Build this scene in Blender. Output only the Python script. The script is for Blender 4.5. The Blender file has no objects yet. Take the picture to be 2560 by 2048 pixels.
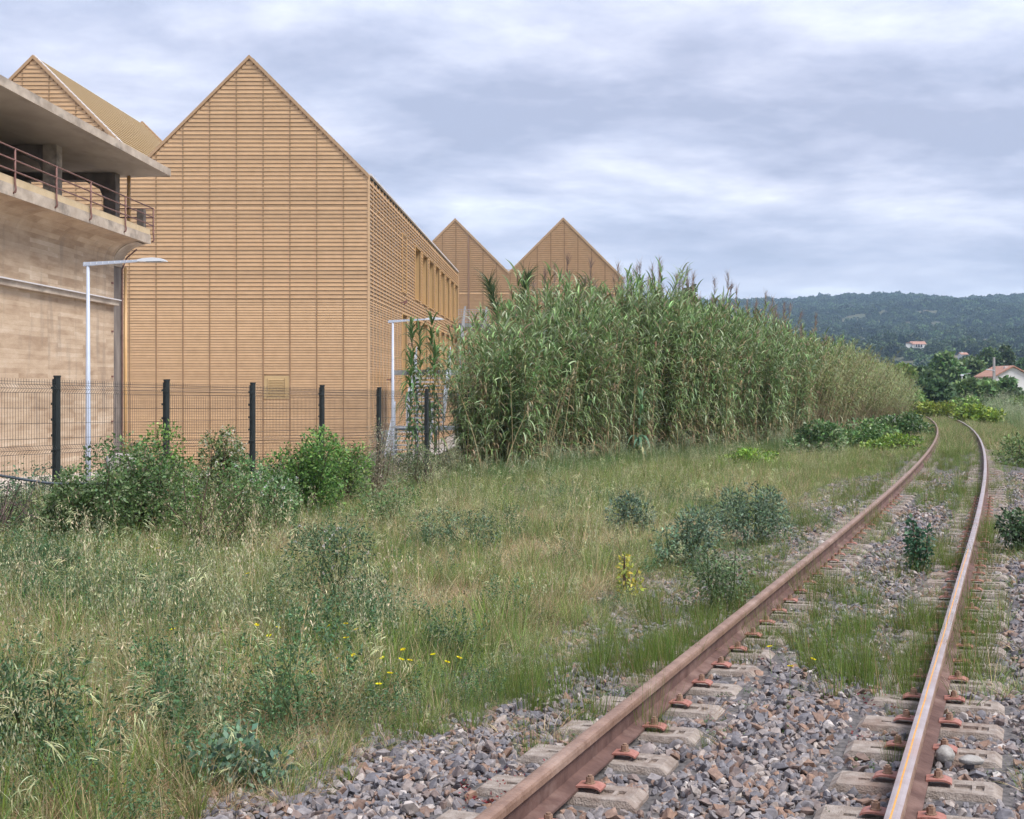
import bpy, bmesh, math, random
import numpy as np

rng = np.random.default_rng(7)
random.seed(7)
R = math.radians
scene = bpy.context.scene
col = scene.collection

# ------------------------------------------------------------------ camera
F, PX, PY, CZ = 3500.0, 1405.0, 966.0, 1.64      # focal length and principal point in photo pixels, eye height
cam = bpy.data.cameras.new('camera')
cam.sensor_fit = 'HORIZONTAL'
cam.sensor_width = 36.0
cam.lens = F / 2560 * 36
cam.shift_x = -(PX - 1280) / 2560
cam.shift_y = (PY - 1024) / 2560
cam.clip_start = 0.1
cam.clip_end = 20000
cam_o = bpy.data.objects.new('camera', cam)
cam_o.location = (0, 0, CZ)
cam_o.rotation_euler = (R(90), 0, 0)
col.objects.link(cam_o)
scene.camera = cam_o

# ------------------------------------------------------------------ world, sun, exposure
EXPOSURE = 1.7
SKY = 1.40 / 2 ** EXPOSURE
scene.view_settings.view_transform = 'Standard'
scene.view_settings.look = 'None'
scene.view_settings.gamma = 1
scene.view_settings.exposure = EXPOSURE
scene.view_settings.use_curve_mapping = False
SUN_EL, SUN_AZ = R(54), R(126)
wd = bpy.data.worlds.new('World')
scene.world = wd
wd.use_nodes = True
nt = wd.node_tree
nt.nodes.clear()


def N(tree, kind, **kw):
    n = tree.nodes.new(kind)
    for k, v in kw.items():
        if k.startswith('i_'):
            n.inputs[k[2:].replace('_', ' ')].default_value = v
        else:
            setattr(n, k, v)
    return n


def math_node(tree, op, a, b=None):
    n = tree.nodes.new('ShaderNodeMath')
    n.operation = op
    for i, v in enumerate((a, b)):
        if v is None:
            continue
        if isinstance(v, (int, float)):
            n.inputs[i].default_value = v
        else:
            tree.links.new(v, n.inputs[i])
    return n.outputs[0]


def ramp(tree, fac, stops, interp='LINEAR'):
    n = tree.nodes.new('ShaderNodeValToRGB')
    n.color_ramp.interpolation = interp
    e = n.color_ramp.elements
    while len(e) < len(stops):
        e.new(0.5)
    for el, (p, c) in zip(e, stops):
        el.position = p
        el.color = (c[0], c[1], c[2], 1)
    tree.links.new(fac, n.inputs[0])
    return n.outputs[0]


def mixc(tree, fac, a, b, mode='MIX'):
    n = tree.nodes.new('ShaderNodeMix')
    n.data_type = 'RGBA'
    n.blend_type = mode
    for s, v in ((n.inputs[0], fac), (n.inputs[6], a), (n.inputs[7], b)):
        if isinstance(v, (int, float)):
            s.default_value = v
        elif isinstance(v, tuple):
            s.default_value = (*v[:3], 1)
        else:
            tree.links.new(v, s)
    return n.outputs[2]


tc = N(nt, 'ShaderNodeTexCoord')
sep = N(nt, 'ShaderNodeSeparateXYZ')
nt.links.new(tc.outputs['Generated'], sep.inputs[0])
zc = math_node(nt, 'MAXIMUM', sep.outputs[2], 0.0)
den = math_node(nt, 'ADD', zc, 0.16)
u = math_node(nt, 'DIVIDE', sep.outputs[0], den)
v = math_node(nt, 'DIVIDE', sep.outputs[1], den)
cmb = N(nt, 'ShaderNodeCombineXYZ')
nt.links.new(u, cmb.inputs[0])
nt.links.new(math_node(nt, 'MULTIPLY', v, 1.15), cmb.inputs[1])
cmb.inputs[2].default_value = 12.4
n1 = N(nt, 'ShaderNodeTexNoise', i_Scale=1.7, i_Detail=11.0, i_Roughness=0.6, i_Distortion=0.12)
n2 = N(nt, 'ShaderNodeTexNoise', i_Scale=0.55, i_Detail=4.0, i_Roughness=0.5)
nt.links.new(cmb.outputs[0], n1.inputs['Vector'])
nt.links.new(cmb.outputs[0], n2.inputs['Vector'])
dens = math_node(nt, 'ADD', math_node(nt, 'MULTIPLY', n1.outputs[0], 0.7), math_node(nt, 'MULTIPLY', n2.outputs[0], 0.3))
cl = ramp(nt, dens, [(0.415, (0.40, 0.435, 0.56)), (0.48, (0.51, 0.54, 0.67)), (0.54, (0.645, 0.665, 0.78)),
                     (0.595, (0.78, 0.80, 0.90)), (0.645, (0.98, 1.0, 1.05))])
tint = ramp(nt, n2.outputs[0], [(0.38, (1.0, 0.985, 1.0)), (0.62, (0.965, 1.0, 1.04))])
cl = mixc(nt, 1.0, cl, tint, 'MULTIPLY')
hz = ramp(nt, sep.outputs[2], [(0.0, (0.70, 0.735, 0.85)), (0.11, (0.66, 0.69, 0.82))])
hzf = math_node(nt, 'MULTIPLY', math_node(nt, 'SUBTRACT', 1.0, math_node(nt, 'MINIMUM', math_node(nt, 'MULTIPLY', zc, 8.0), 1.0)), 0.65)
cl = mixc(nt, hzf, cl, hz)
sky = N(nt, 'ShaderNodeTexSky', sky_type='NISHITA', sun_disc=False, sun_elevation=SUN_EL, sun_rotation=SUN_AZ)
skyc = mixc(nt, 1.0, sky.outputs[0], (0.1, 0.1, 0.1), 'MULTIPLY')
full = mixc(nt, 0.93, skyc, cl)
bg = N(nt, 'ShaderNodeBackground', i_Strength=SKY)
nt.links.new(full, bg.inputs[0])
wo = N(nt, 'ShaderNodeOutputWorld')
nt.links.new(bg.outputs[0], wo.inputs[0])

sun = bpy.data.lights.new('sun', 'SUN')
sun.energy = 1.5
sun.angle = R(24)
sun.color = (1.0, 0.97, 0.93)
sun_o = bpy.data.objects.new('sun', sun)
sun_o.rotation_euler = (math.pi / 2 - SUN_EL, 0, math.pi - SUN_AZ)
col.objects.link(sun_o)

scene.cycles.use_denoising = True
scene.cycles.use_adaptive_sampling = True
scene.cycles.adaptive_threshold = 0.025
scene.cycles.max_bounces = 4
scene.cycles.diffuse_bounces = 2
scene.cycles.glossy_bounces = 2
scene.cycles.transmission_bounces = 3
scene.cycles.transparent_max_bounces = 6
scene.cycles.volume_bounces = 0
scene.cycles.sample_clamp_indirect = 4

# ------------------------------------------------------------------ helpers


def gz(x, y):
    """height of the open ground"""
    x = np.asarray(x, float)
    y = np.asarray(y, float)
    z = -0.33 - 0.0045 * np.clip(y, -50, 300)
    bump = np.exp(-((x + 6.5) / 3.0) ** 2 - ((y - 18) / 5.0) ** 2) * 0.22
    low = np.clip((y - 30) / 30, 0, 1) * np.clip((-4.0 - x) / 3, 0, 1) * 1.6
    return z + bump - low


def wp(px, py, D):
    """photo pixel and distance -> point"""
    return ((px - PX) / F * D, D, CZ - (py - PY) / F * D)


def wx(px, D):
    return (px - PX) / F * D


def gp(px, D):
    x = wx(px, D)
    return (x, D, float(gz(x, D)))


def wloc(o):
    p = np.zeros(3)
    while o is not None:
        p = p + np.array(o.location)
        o = o.parent
    return p


def empty(name, loc, label=None, cat=None, group=None):
    o = bpy.data.objects.new(name, None)
    o.location = loc
    o.empty_display_size = 0.2
    col.objects.link(o)
    tag(o, label, cat, group)
    return o


def tag(o, label=None, cat=None, group=None, kind=None):
    if label:
        o['label'] = label
    if cat:
        o['category'] = cat
    if group:
        o['group'] = group
    if kind:
        o['kind'] = kind
    return o


def put(name, me, parent=None, loc=(0, 0, 0), rot=(0, 0, 0), scale=(1, 1, 1)):
    """link a mesh object; loc is in world space, parents are never rotated"""
    o = bpy.data.objects.new(name, me)
    if parent is not None:
        o.parent = parent
        o.location = np.array(loc) - wloc(parent)
    else:
        o.location = loc
    o.rotation_euler = rot
    o.scale = scale
    col.objects.link(o)
    return o


class MB:
    """collects faces in world space for one mesh object"""

    def __init__(s):
        s.v, s.f, s.m, s.mi = [], [], [], 0

    def face(s, pts):
        i = len(s.v)
        s.v += [tuple(p) for p in pts]
        s.f.append(tuple(range(i, i + len(pts))))
        s.m.append(s.mi)

    def box(s, x0, x1, y0, y1, z0, z1):
        i = len(s.v)
        s.v += [(x0, y0, z0), (x1, y0, z0), (x1, y1, z0), (x0, y1, z0), (x0, y0, z1), (x1, y0, z1), (x1, y1, z1), (x0, y1, z1)]
        for f in ((0, 3, 2, 1), (4, 5, 6, 7), (0, 1, 5, 4), (1, 2, 6, 5), (2, 3, 7, 6), (3, 0, 4, 7)):
            s.f.append(tuple(i + k for k in f))
            s.m.append(s.mi)
        return s

    def prism(s, poly, a, b, axis):
        """poly of 2D points in the plane across axis, extruded from a to b"""
        def p3(p, t):
            return {'x': (t, p[0], p[1]), 'y': (p[0], t, p[1]), 'z': (p[0], p[1], t)}[axis]
        n = len(poly)
        i = len(s.v)
        s.v += [p3(p, a) for p in poly] + [p3(p, b) for p in poly]
        fs = [tuple(range(i, i + n)), tuple(range(i + 2 * n - 1, i + n - 1, -1))]
        fs += [(i + k, i + n + k, i + n + (k + 1) % n, i + (k + 1) % n) for k in range(n)]
        s.f += fs
        s.m += [s.mi] * len(fs)
        return s

    def tube(s, pts, r, sides=8, cap=True):
        pts = [np.array(p, float) for p in pts]
        rs = r if hasattr(r, '__len__') else [r] * len(pts)
        i = len(s.v)
        prev = None
        for k, p in enumerate(pts):
            d = pts[min(k + 1, len(pts) - 1)] - pts[max(k - 1, 0)]
            d /= np.linalg.norm(d) + 1e-9
            ref = np.array((0, 0, 1.0)) if abs(d[2]) < 0.9 else np.array((1.0, 0, 0))
            a = np.cross(d, ref) if prev is None else prev - d * np.dot(prev, d)
            a /= np.linalg.norm(a) + 1e-9
            prev = a
            b = np.cross(d, a)
            for q in range(sides):
                t = 2 * math.pi * q / sides
                s.v.append(tuple(p + rs[k] * (math.cos(t) * a + math.sin(t) * b)))
        for k in range(len(pts) - 1):
            for q in range(sides):
                s.f.append((i + k * sides + q, i + k * sides + (q + 1) % sides, i + (k + 1) * sides + (q + 1) % sides, i + (k + 1) * sides + q))
                s.m.append(s.mi)
        if cap:
            s.f.append(tuple(i + q for q in range(sides))[::-1])
            s.f.append(tuple(i + (len(pts) - 1) * sides + q for q in range(sides)))
            s.m += [s.mi, s.mi]
        return s

    def mesh(s, name, mats, smooth=False, fix=True):
        me = bpy.data.meshes.new(name)
        me.from_pydata(s.v, [], s.f)
        for m in (mats if isinstance(mats, (list, tuple)) else [mats]):
            me.materials.append(m)
        me.polygons.foreach_set('material_index', s.m)
        if fix:
            bm = bmesh.new()
            bm.from_mesh(me)
            bmesh.ops.recalc_face_normals(bm, faces=bm.faces)
            bm.to_mesh(me)
            bm.free()
        if smooth:
            me.polygons.foreach_set('use_smooth', [True] * len(me.polygons))
        me.update()
        return me

    def build(s, name, mats, parent=None, smooth=False, fix=True):
        return put(name, s.mesh(name, mats, smooth, fix), parent)


# ------------------------------------------------------------------ materials


def new_mat(name):
    m = bpy.data.materials.new(name)
    m.use_nodes = True
    t = m.node_tree
    return m, t, t.nodes['Principled BSDF']


def M(name, c1, c2=None, scale=4.0, rough=0.6, bump=0.0, metal=0.0, stretch=(1, 1, 1), detail=6.0, spec=0.5, lo=0.35, hi=0.65,
      rand=0.0, bscale=None, dirt=None, dscale=0.7):
    m, t, b = new_mat(name)
    b.inputs['Roughness'].default_value = rough
    b.inputs['Metallic'].default_value = metal
    b.inputs['Specular IOR Level'].default_value = spec
    geo = N(t, 'ShaderNodeNewGeometry')
    mp = N(t, 'ShaderNodeMapping')
    mp.inputs['Scale'].default_value = stretch
    t.links.new(geo.outputs['Position'], mp.inputs[0])
    no = N(t, 'ShaderNodeTexNoise', i_Scale=scale, i_Detail=detail, i_Roughness=0.6)
    t.links.new(mp.outputs[0], no.inputs['Vector'])
    c = ramp(t, no.outputs[0], [(lo, c1), (hi, c2 or c1)])
    if dirt:
        nd = N(t, 'ShaderNodeTexNoise', i_Scale=dscale, i_Detail=8.0, i_Roughness=0.65)
        t.links.new(mp.outputs[0], nd.inputs['Vector'])
        f = ramp(t, nd.outputs[0], [(0.52, (0, 0, 0)), (0.7, (0.8, 0.8, 0.8))])
        c = mixc(t, f, c, dirt)
    if rand:
        oi = N(t, 'ShaderNodeObjectInfo')
        k = math_node(t, 'ADD', math_node(t, 'MULTIPLY', oi.outputs['Random'], 2 * rand), 1 - rand)
        cc = N(t, 'ShaderNodeCombineColor')
        for i in range(3):
            t.links.new(k, cc.inputs[i])
        c = mixc(t, 1.0, c, cc.outputs[0], 'MULTIPLY')
    t.links.new(c, b.inputs['Base Color'])
    if bump:
        nb = N(t, 'ShaderNodeTexNoise', i_Scale=bscale or scale * 4, i_Detail=5.0)
        t.links.new(mp.outputs[0], nb.inputs['Vector'])
        bp = N(t, 'ShaderNodeBump', i_Strength=bump, i_Distance=0.02)
        t.links.new(nb.outputs[0], bp.inputs['Height'])
        t.links.new(bp.outputs[0], b.inputs['Normal'])
    return m


def foliage_mat():
    m, t, b = new_mat('leaf_and_grass')
    at = N(t, 'ShaderNodeAttribute', attribute_name='col')
    oi = N(t, 'ShaderNodeObjectInfo')
    hs = N(t, 'ShaderNodeHueSaturation')
    t.links.new(at.outputs['Color'], hs.inputs['Color'])
    t.links.new(math_node(t, 'ADD', math_node(t, 'MULTIPLY', oi.outputs['Random'], 0.03), 0.485), hs.inputs['Hue'])
    t.links.new(math_node(t, 'ADD', math_node(t, 'MULTIPLY', oi.outputs['Random'], 0.45), 0.78), hs.inputs['Value'])
    t.links.new(hs.outputs[0], b.inputs['Base Color'])
    b.inputs['Roughness'].default_value = 0.42
    b.inputs['Specular IOR Level'].default_value = 0.28
    tr = N(t, 'ShaderNodeBsdfTranslucent')
    t.links.new(hs.outputs[0], tr.inputs[0])
    mx = N(t, 'ShaderNodeMixShader')
    mx.inputs[0].default_value = 0.25
    t.links.new(b.outputs[0], mx.inputs[1])
    t.links.new(tr.outputs[0], mx.inputs[2])
    t.links.new(mx.outputs[0], t.nodes['Material Output'].inputs[0])
    return m


def stone_mat():
    m, t, b = new_mat('ballast_stone')
    oi = N(t, 'ShaderNodeObjectInfo')
    c = ramp(t, oi.outputs['Random'], [(0.0, (0.11, 0.105, 0.115)), (0.12, (0.21, 0.205, 0.22)), (0.24, (0.16, 0.155, 0.17)),
                                       (0.36, (0.30, 0.28, 0.28)), (0.48, (0.21, 0.15, 0.125)), (0.60, (0.33, 0.215, 0.155)), (0.68, (0.17, 0.16, 0.17)),
                                       (0.80, (0.36, 0.30, 0.26)), (0.9, (0.25, 0.24, 0.25)), (0.965, (0.42, 0.37, 0.33)), (1.0, (0.58, 0.54, 0.51))])
    tcn = N(t, 'ShaderNodeTexCoord')
    no = N(t, 'ShaderNodeTexNoise', i_Scale=2.2, i_Detail=6.0, i_Roughness=0.65)
    t.links.new(tcn.outputs['Object'], no.inputs['Vector'])
    k = ramp(t, no.outputs[0], [(0.3, (0.56, 0.54, 0.545)), (0.7, (1.2, 1.17, 1.16))])
    c = mixc(t, 1.0, c, k, 'MULTIPLY')
    t.links.new(c, b.inputs['Base Color'])
    b.inputs['Roughness'].default_value = 0.75
    b.inputs['Specular IOR Level'].default_value = 0.3
    return m


def board_concrete():
    m, t, b = new_mat('board_marked_concrete')
    geo = N(t, 'ShaderNodeNewGeometry')
    sp = N(t, 'ShaderNodeSeparateXYZ')
    t.links.new(geo.outputs['Position'], sp.inputs[0])
    cb = N(t, 'ShaderNodeCombineXYZ')
    t.links.new(sp.outputs[1], cb.inputs[0])
    t.links.new(sp.outputs[2], cb.inputs[1])
    br = N(t, 'ShaderNodeTexBrick', offset=0.37, offset_frequency=2)
    br.inputs['Scale'].default_value = 1.0
    br.inputs['Brick Width'].default_value = 1.9
    br.inputs['Row Height'].default_value = 0.115
    br.inputs['Mortar Size'].default_value = 0.004
    br.inputs['Color1'].default_value = (0.0, 0.0, 0.0, 1)
    br.inputs['Color2'].default_value = (1, 1, 1, 1)
    br.inputs['Mortar'].default_value = (0.2, 0.2, 0.2, 1)
    t.links.new(cb.outputs[0], br.inputs['Vector'])
    no = N(t, 'ShaderNodeTexNoise', i_Scale=1.6, i_Detail=9.0, i_Roughness=0.65)
    mp = N(t, 'ShaderNodeMapping')
    mp.inputs['Scale'].default_value = (1, 0.5, 2.2)
    t.links.new(geo.outputs['Position'], mp.inputs[0])
    t.links.new(mp.outputs[0], no.inputs['Vector'])
    f = math_node(t, 'ADD', math_node(t, 'MULTIPLY', br.outputs['Color'], 0.22), math_node(t, 'MULTIPLY', no.outputs[0], 0.78))
    c = ramp(t, f, [(0.32, (0.34, 0.235, 0.155)), (0.47, (0.46, 0.34, 0.235)), (0.58, (0.52, 0.395, 0.28)), (0.72, (0.62, 0.50, 0.38))])
    # pale scoured patches low down on the wall and dark vertical runs
    n3 = N(t, 'ShaderNodeTexNoise', i_Scale=0.9, i_Detail=6.0)
    mp3 = N(t, 'ShaderNodeMapping')
    mp3.inputs['Scale'].default_value = (1, 2.5, 0.5)
    t.links.new(geo.outputs['Position'], mp3.inputs[0])
    t.links.new(mp3.outputs[0], n3.inputs['Vector'])
    c = mixc(t, ramp(t, n3.outputs[0], [(0.55, (0, 0, 0)), (0.72, (0.5, 0.5, 0.5))]), c, (0.22, 0.18, 0.15))
    t.links.new(c, b.inputs['Base Color'])
    b.inputs['Roughness'].default_value = 0.85
    b.inputs['Specular IOR Level'].default_value = 0.2
    bp = N(t, 'ShaderNodeBump', i_Strength=0.5, i_Distance=0.015)
    t.links.new(f, bp.inputs['Height'])
    t.links.new(bp.outputs[0], b.inputs['Normal'])
    return m


def ground_mat():
    m, t, b = new_mat('meadow_soil')
    geo = N(t, 'ShaderNodeNewGeometry')
    n1 = N(t, 'ShaderNodeTexNoise', i_Scale=0.35, i_Detail=8.0, i_Roughness=0.65)
    n2 = N(t, 'ShaderNodeTexNoise', i_Scale=9.0, i_Detail=8.0, i_Roughness=0.7)
    for n in (n1, n2):
        t.links.new(geo.outputs['Position'], n.inputs['Vector'])
    c1 = ramp(t, n1.outputs[0], [(0.35, (0.07, 0.10, 0.035)), (0.5, (0.12, 0.13, 0.05)), (0.65, (0.22, 0.18, 0.09))])
    c2 = ramp(t, n2.outputs[0], [(0.35, (0.05, 0.045, 0.03)), (0.65, (0.26, 0.22, 0.13))])
    t.links.new(mixc(t, 0.45, c1, c2), b.inputs['Base Color'])
    b.inputs['Roughness'].default_value = 0.95
    b.inputs['Specular IOR Level'].default_value = 0.1
    return m


m_leaf = foliage_mat()
m_stone = stone_mat()
m_board = board_concrete()
m_ground = ground_mat()
m_slat = M('golden_anodised_slat', (0.535, 0.352, 0.195), (0.59, 0.392, 0.22), 3.0, 0.5, rand=0.09, spec=0.4)
m_joint = M('shaded_joint', (0.27, 0.165, 0.085), (0.30, 0.185, 0.095), 3.0, 0.6)  # shade of the joint gaps, put into the strips as a darker colour
m_trim = M('bronze_verge', (0.38, 0.245, 0.135), (0.43, 0.28, 0.155), 3.0, 0.55)
m_gold = M('golden_panel', (0.52, 0.33, 0.15), (0.57, 0.365, 0.17), 2.0, 0.5, spec=0.4)
m_gold2 = M('pale_gold_grille', (0.47, 0.33, 0.16), (0.51, 0.36, 0.18), 2.0, 0.55)
m_roofgold = M('gold_roof_slat', (0.52, 0.40, 0.23), (0.58, 0.45, 0.27), 5.0, 0.5)
m_dark = M('dark_gap', (0.02, 0.018, 0.016), rough=0.8)
m_glass = M('window_glass', (0.03, 0.035, 0.04), rough=0.05, spec=0.8)
m_cap = M('pale_metal_capping', (0.6, 0.57, 0.57), (0.68, 0.65, 0.64), 3.0, 0.4)
m_conc = M('weathered_concrete', (0.36, 0.29, 0.23), (0.56, 0.47, 0.38), 2.2, 0.9, 0.3, stretch=(1, 0.6, 1), dirt=(0.10, 0.09, 0.085), dscale=1.3, spec=0.2)
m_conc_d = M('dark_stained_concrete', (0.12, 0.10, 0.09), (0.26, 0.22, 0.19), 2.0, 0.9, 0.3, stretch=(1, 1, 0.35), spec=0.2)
m_soffit = M('grey_soffit', (0.33, 0.28, 0.23), (0.42, 0.36, 0.30), 1.2, 0.9, stretch=(1, 0.4, 1), dirt=(0.2, 0.17, 0.14), spec=0.2)
m_yellow = M('yellow_painted_edge', (0.56, 0.42, 0.25), (0.62, 0.48, 0.30), 1.6, 0.7, dirt=(0.45, 0.33, 0.18))
m_rusty = M('rusty_railing_iron', (0.16, 0.075, 0.06), (0.25, 0.13, 0.11), 9.0, 0.7, 0.2)
m_ochre = M('ochre_painted_iron', (0.42, 0.27, 0.13), (0.5, 0.33, 0.17), 9.0, 0.6)
m_pipe = M('golden_downpipe', (0.55, 0.33, 0.13), (0.6, 0.37, 0.16), 3.0, 0.4)
m_yard = M('pale_yard_concrete', (0.50, 0.43, 0.38), (0.62, 0.55, 0.50), 0.9, 0.9, 0.1, dirt=(0.36, 0.31, 0.27), dscale=0.35, spec=0.2)
m_block = M('grey_concrete_block', (0.34, 0.32, 0.30), (0.5, 0.47, 0.45), 6.0, 0.9, 0.3)
m_black = M('black_green_fence_paint', (0.012, 0.016, 0.016), (0.02, 0.026, 0.025), 6.0, 0.5)
m_lamp = M('pale_blue_grey_lamp_paint', (0.45, 0.50, 0.60), (0.5, 0.55, 0.65), 6.0, 0.4)
m_lampw = M('white_lamp_head', (0.72, 0.75, 0.8), rough=0.35)
m_galv = M('galvanised_steel', (0.38, 0.40, 0.44), (0.52, 0.54, 0.58), 14.0, 0.5, metal=0.2)
m_galv_d = M('dull_galvanised_deck', (0.22, 0.24, 0.26), (0.30, 0.32, 0.34), 8.0, 0.5, metal=0.2)
m_hose = M('dark_blue_grey_hose', (0.06, 0.075, 0.09), (0.10, 0.115, 0.13), 20.0, 0.45)
m_sleeper = M('sleeper_concrete', (0.23, 0.185, 0.155), (0.40, 0.345, 0.305), 14.0, 0.92, 0.6, dirt=(0.21, 0.125, 0.09), dscale=1.6, spec=0.15, bscale=120)
m_clip = M('faded_red_clip', (0.30, 0.115, 0.085), (0.38, 0.175, 0.14), 30.0, 0.65, 0.2)
m_bolt = M('brown_rust_bolt', (0.20, 0.12, 0.08), (0.32, 0.20, 0.14), 40.0, 0.7, 0.2)
m_rail_web = M('dark_rust_rail_web', (0.085, 0.042, 0.033), (0.15, 0.082, 0.066), 7.0, 0.8, 0.2, stretch=(1, 1, 1), dirt=(0.26, 0.17, 0.14), dscale=2.5)
m_rail_head = M('brown_rust_rail_head', (0.19, 0.11, 0.075), (0.29, 0.18, 0.13), 9.0, 0.5, 0.3, dirt=(0.38, 0.27, 0.215), dscale=1.5, spec=0.5)
m_rail_top = M('worn_grey_rail_top', (0.28, 0.22, 0.21), (0.38, 0.33, 0.335), 5.0, 0.42, 0.06, dirt=(0.34, 0.21, 0.17), dscale=2.0, spec=0.5)
m_paint_o = M('orange_rail_paint', (0.62, 0.27, 0.04), (0.7, 0.36, 0.08), 18.0, 0.6)
m_paint_w = M('pale_paint_mark', (0.75, 0.55, 0.42), (0.82, 0.72, 0.66), 30.0, 0.7)
m_white = M('white_render', (0.70, 0.68, 0.65), (0.78, 0.76, 0.73), 0.6, 0.9, dirt=(0.58, 0.54, 0.5), dscale=0.25)
m_tile = M('terracotta_tile', (0.34, 0.165, 0.11), (0.45, 0.25, 0.175), 2.5, 0.85)
m_pale = M('pale_limestone', (0.26, 0.24, 0.22), (0.38, 0.36, 0.34), 22.0, 0.8, 0.3)
m_pole = M('grey_concrete_pole', (0.30, 0.29, 0.28), (0.4, 0.38, 0.37), 3.0, 0.85)
m_plant = M('grey_roof_plant', (0.42, 0.45, 0.52), rough=0.5)
m_hill = M('hill_scrub_ground', (0.07, 0.085, 0.045), (0.16, 0.14, 0.09), 0.03, 0.95, detail=9, spec=0.1, dirt=(0.3, 0.27, 0.22), dscale=0.012)
m_bark = M('grey_brown_bark', (0.08, 0.062, 0.048), (0.15, 0.12, 0.10), 5.0, 0.9, 0.3)
m_ballast = M('ballast_fines', (0.075, 0.07, 0.07), (0.17, 0.155, 0.15), 26.0, 0.95, 0.8, spec=0.15, bscale=40)

# ------------------------------------------------------------------ ground, yard, hill


def grid_mesh(name, xs, ys, zf, mat):
    X, Y = np.meshgrid(xs, ys)
    Z = zf(X, Y)
    V = np.stack([X.ravel(), Y.ravel(), Z.ravel()], 1)
    nx, ny = len(xs), len(ys)
    i = np.arange(nx * ny).reshape(ny, nx)
    Fq = np.stack([i[:-1, :-1].ravel(), i[:-1, 1:].ravel(), i[1:, 1:].ravel(), i[1:, :-1].ravel()], 1)
    me = bpy.data.meshes.new(name)
    me.from_pydata(V.tolist(), [], Fq.tolist())
    me.polygons.foreach_set('use_smooth', [True] * len(Fq))
    me.materials.append(mat)
    me.update()
    return me


def lumps(x, y, s, seed=0.0):
    return (np.sin(x / s * 1.0 + seed) * np.cos(y / s * 1.3 + seed * 2) + 0.5 * np.sin(x / s * 2.7 + 1.3 + seed) * np.sin(y / s * 2.3 + seed)
            + 0.3 * np.sin(x / s * 5.1 + y / s * 4.3 + seed * 3))


xs = np.concatenate([np.linspace(-3000, -60, 14)[:-1], np.linspace(-60, 60, 81)[:-1], np.linspace(60, 3000, 16)])
ys = np.concatenate([np.linspace(-400, -20, 6)[:-1], np.linspace(-20, 100, 81)[:-1], np.linspace(100, 3000, 40)])
tag(put('ground', grid_mesh('ground', xs, ys, lambda x, y: gz(x, y) + 0.02 * lumps(x, y, 1.7) * (np.abs(x) < 60) * (y < 100), m_ground)), kind='structure')

HX = np.array([-400, 1000, 1560, 1790, 1960, 2110, 2215, 2300, 2360, 2470, 2560, 2900, 3600])
HY = np.array([800, 770, 741, 745, 741, 731, 727, 734, 740, 733, 726, 735, 770])


def hill_z(x, y):
    px = PX + F * x / 2000.0
    top = CZ + (PY - np.interp(px, HX, HY)) / F * 2000.0 - 6
    prof = np.interp(y, [430, 620, 800, 1200, 1600, 2000, 2300, 2900], [-0.06, 0.03, 0.15, 0.40, 0.72, 1.0, 0.9, 0.2])
    return top * prof + lumps(x, y, 95.0, 0.7) * 5.0 * np.clip((y - 430) / 500, 0, 1) * np.clip((1950 - y) / 500, 0.12, 1) - 3


_hz = hill_z
_fix = []
for (px_, py_v, d_v) in ((2290, 877, 800.0), (2412, 893, 700.0)):
    xv = wx(px_, d_v)
    _fix.append((xv, d_v, CZ - (py_v - PY) / F * d_v - 2.0 - float(_hz(np.array(xv), np.array(d_v)))))


def hill_z(x, y):
    z = _hz(x, y)
    for xv, yv, dz in _fix:
        z = z + dz * np.exp(-((x - xv) ** 2 + (y - yv) ** 2) / (2 * 60.0 ** 2))
    return z


tag(put('hill', grid_mesh('hill', np.linspace(-1500, 2300, 170), np.linspace(430, 2900, 130), hill_z, m_hill)), kind='structure')


def yard_z(x, y):
    return np.interp(y, [15, 28, 40, 60, 130], [-0.28, -0.32, -0.78, -2.2, -2.3])


yx, yy = np.linspace(0, 1, 12), np.linspace(18, 135, 50)
Xg, Yg = np.meshgrid(yx, yy)
FX = lambda y: -7.9 + 0.289 * (y - 17.7)          # fence line
xr = np.minimum(FX(Yg), -3.6) - 0.5
Xg = -60 + (xr + 60) * Xg
Zg = np.maximum(yard_z(Xg, Yg), gz(Xg, Yg) + 0.03)
Zg[:, -1] = gz(Xg, Yg)[:, -1] - 0.05
V = np.stack([Xg.ravel(), Yg.ravel(), Zg.ravel()], 1)
ii = np.arange(12 * 50).reshape(50, 12)
me = bpy.data.meshes.new('yard_pavement')
me.from_pydata(V.tolist(), [], np.stack([ii[:-1, :-1].ravel(), ii[:-1, 1:].ravel(), ii[1:, 1:].ravel(), ii[1:, :-1].ravel()], 1).tolist())
me.materials.append(m_yard)
tag(put('yard_pavement', me), kind='structure')

# ------------------------------------------------------------------ railway
GA, SL = 0.7525, 0.0043


def track_x(y):
    y = np.asarray(y, float)
    return 0.475 + 0.3226 * (y - 5.38) - np.maximum(0, y - 15.1) ** 2 / (2 * 826)


def track_t(y):
    dx = 0.3226 - np.maximum(0, np.asarray(y, float) - 15.1) / 826
    L = np.sqrt(1 + dx * dx)
    return dx / L, 1 / L


def track_p(y, off):
    tx, ty = track_t(y)
    return track_x(y) + off * ty, y - off * tx


def rail_z(y):
    return -SL * np.asarray(y, float)


def track_off(x, y):
    """signed distance from the centre line, positive to the right"""
    return (np.asarray(x) - track_x(y)) * track_t(y)[1]


# formation level: 0.21 m under rail top
def ballast_z(off, y):
    a = np.abs(off)
    return rail_z(y) - 0.212 - np.interp(a, [0, 1.3, 1.6, 2.6, 3.2], [0.0, 0.0, 0.04, 0.30, 0.5])


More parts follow.
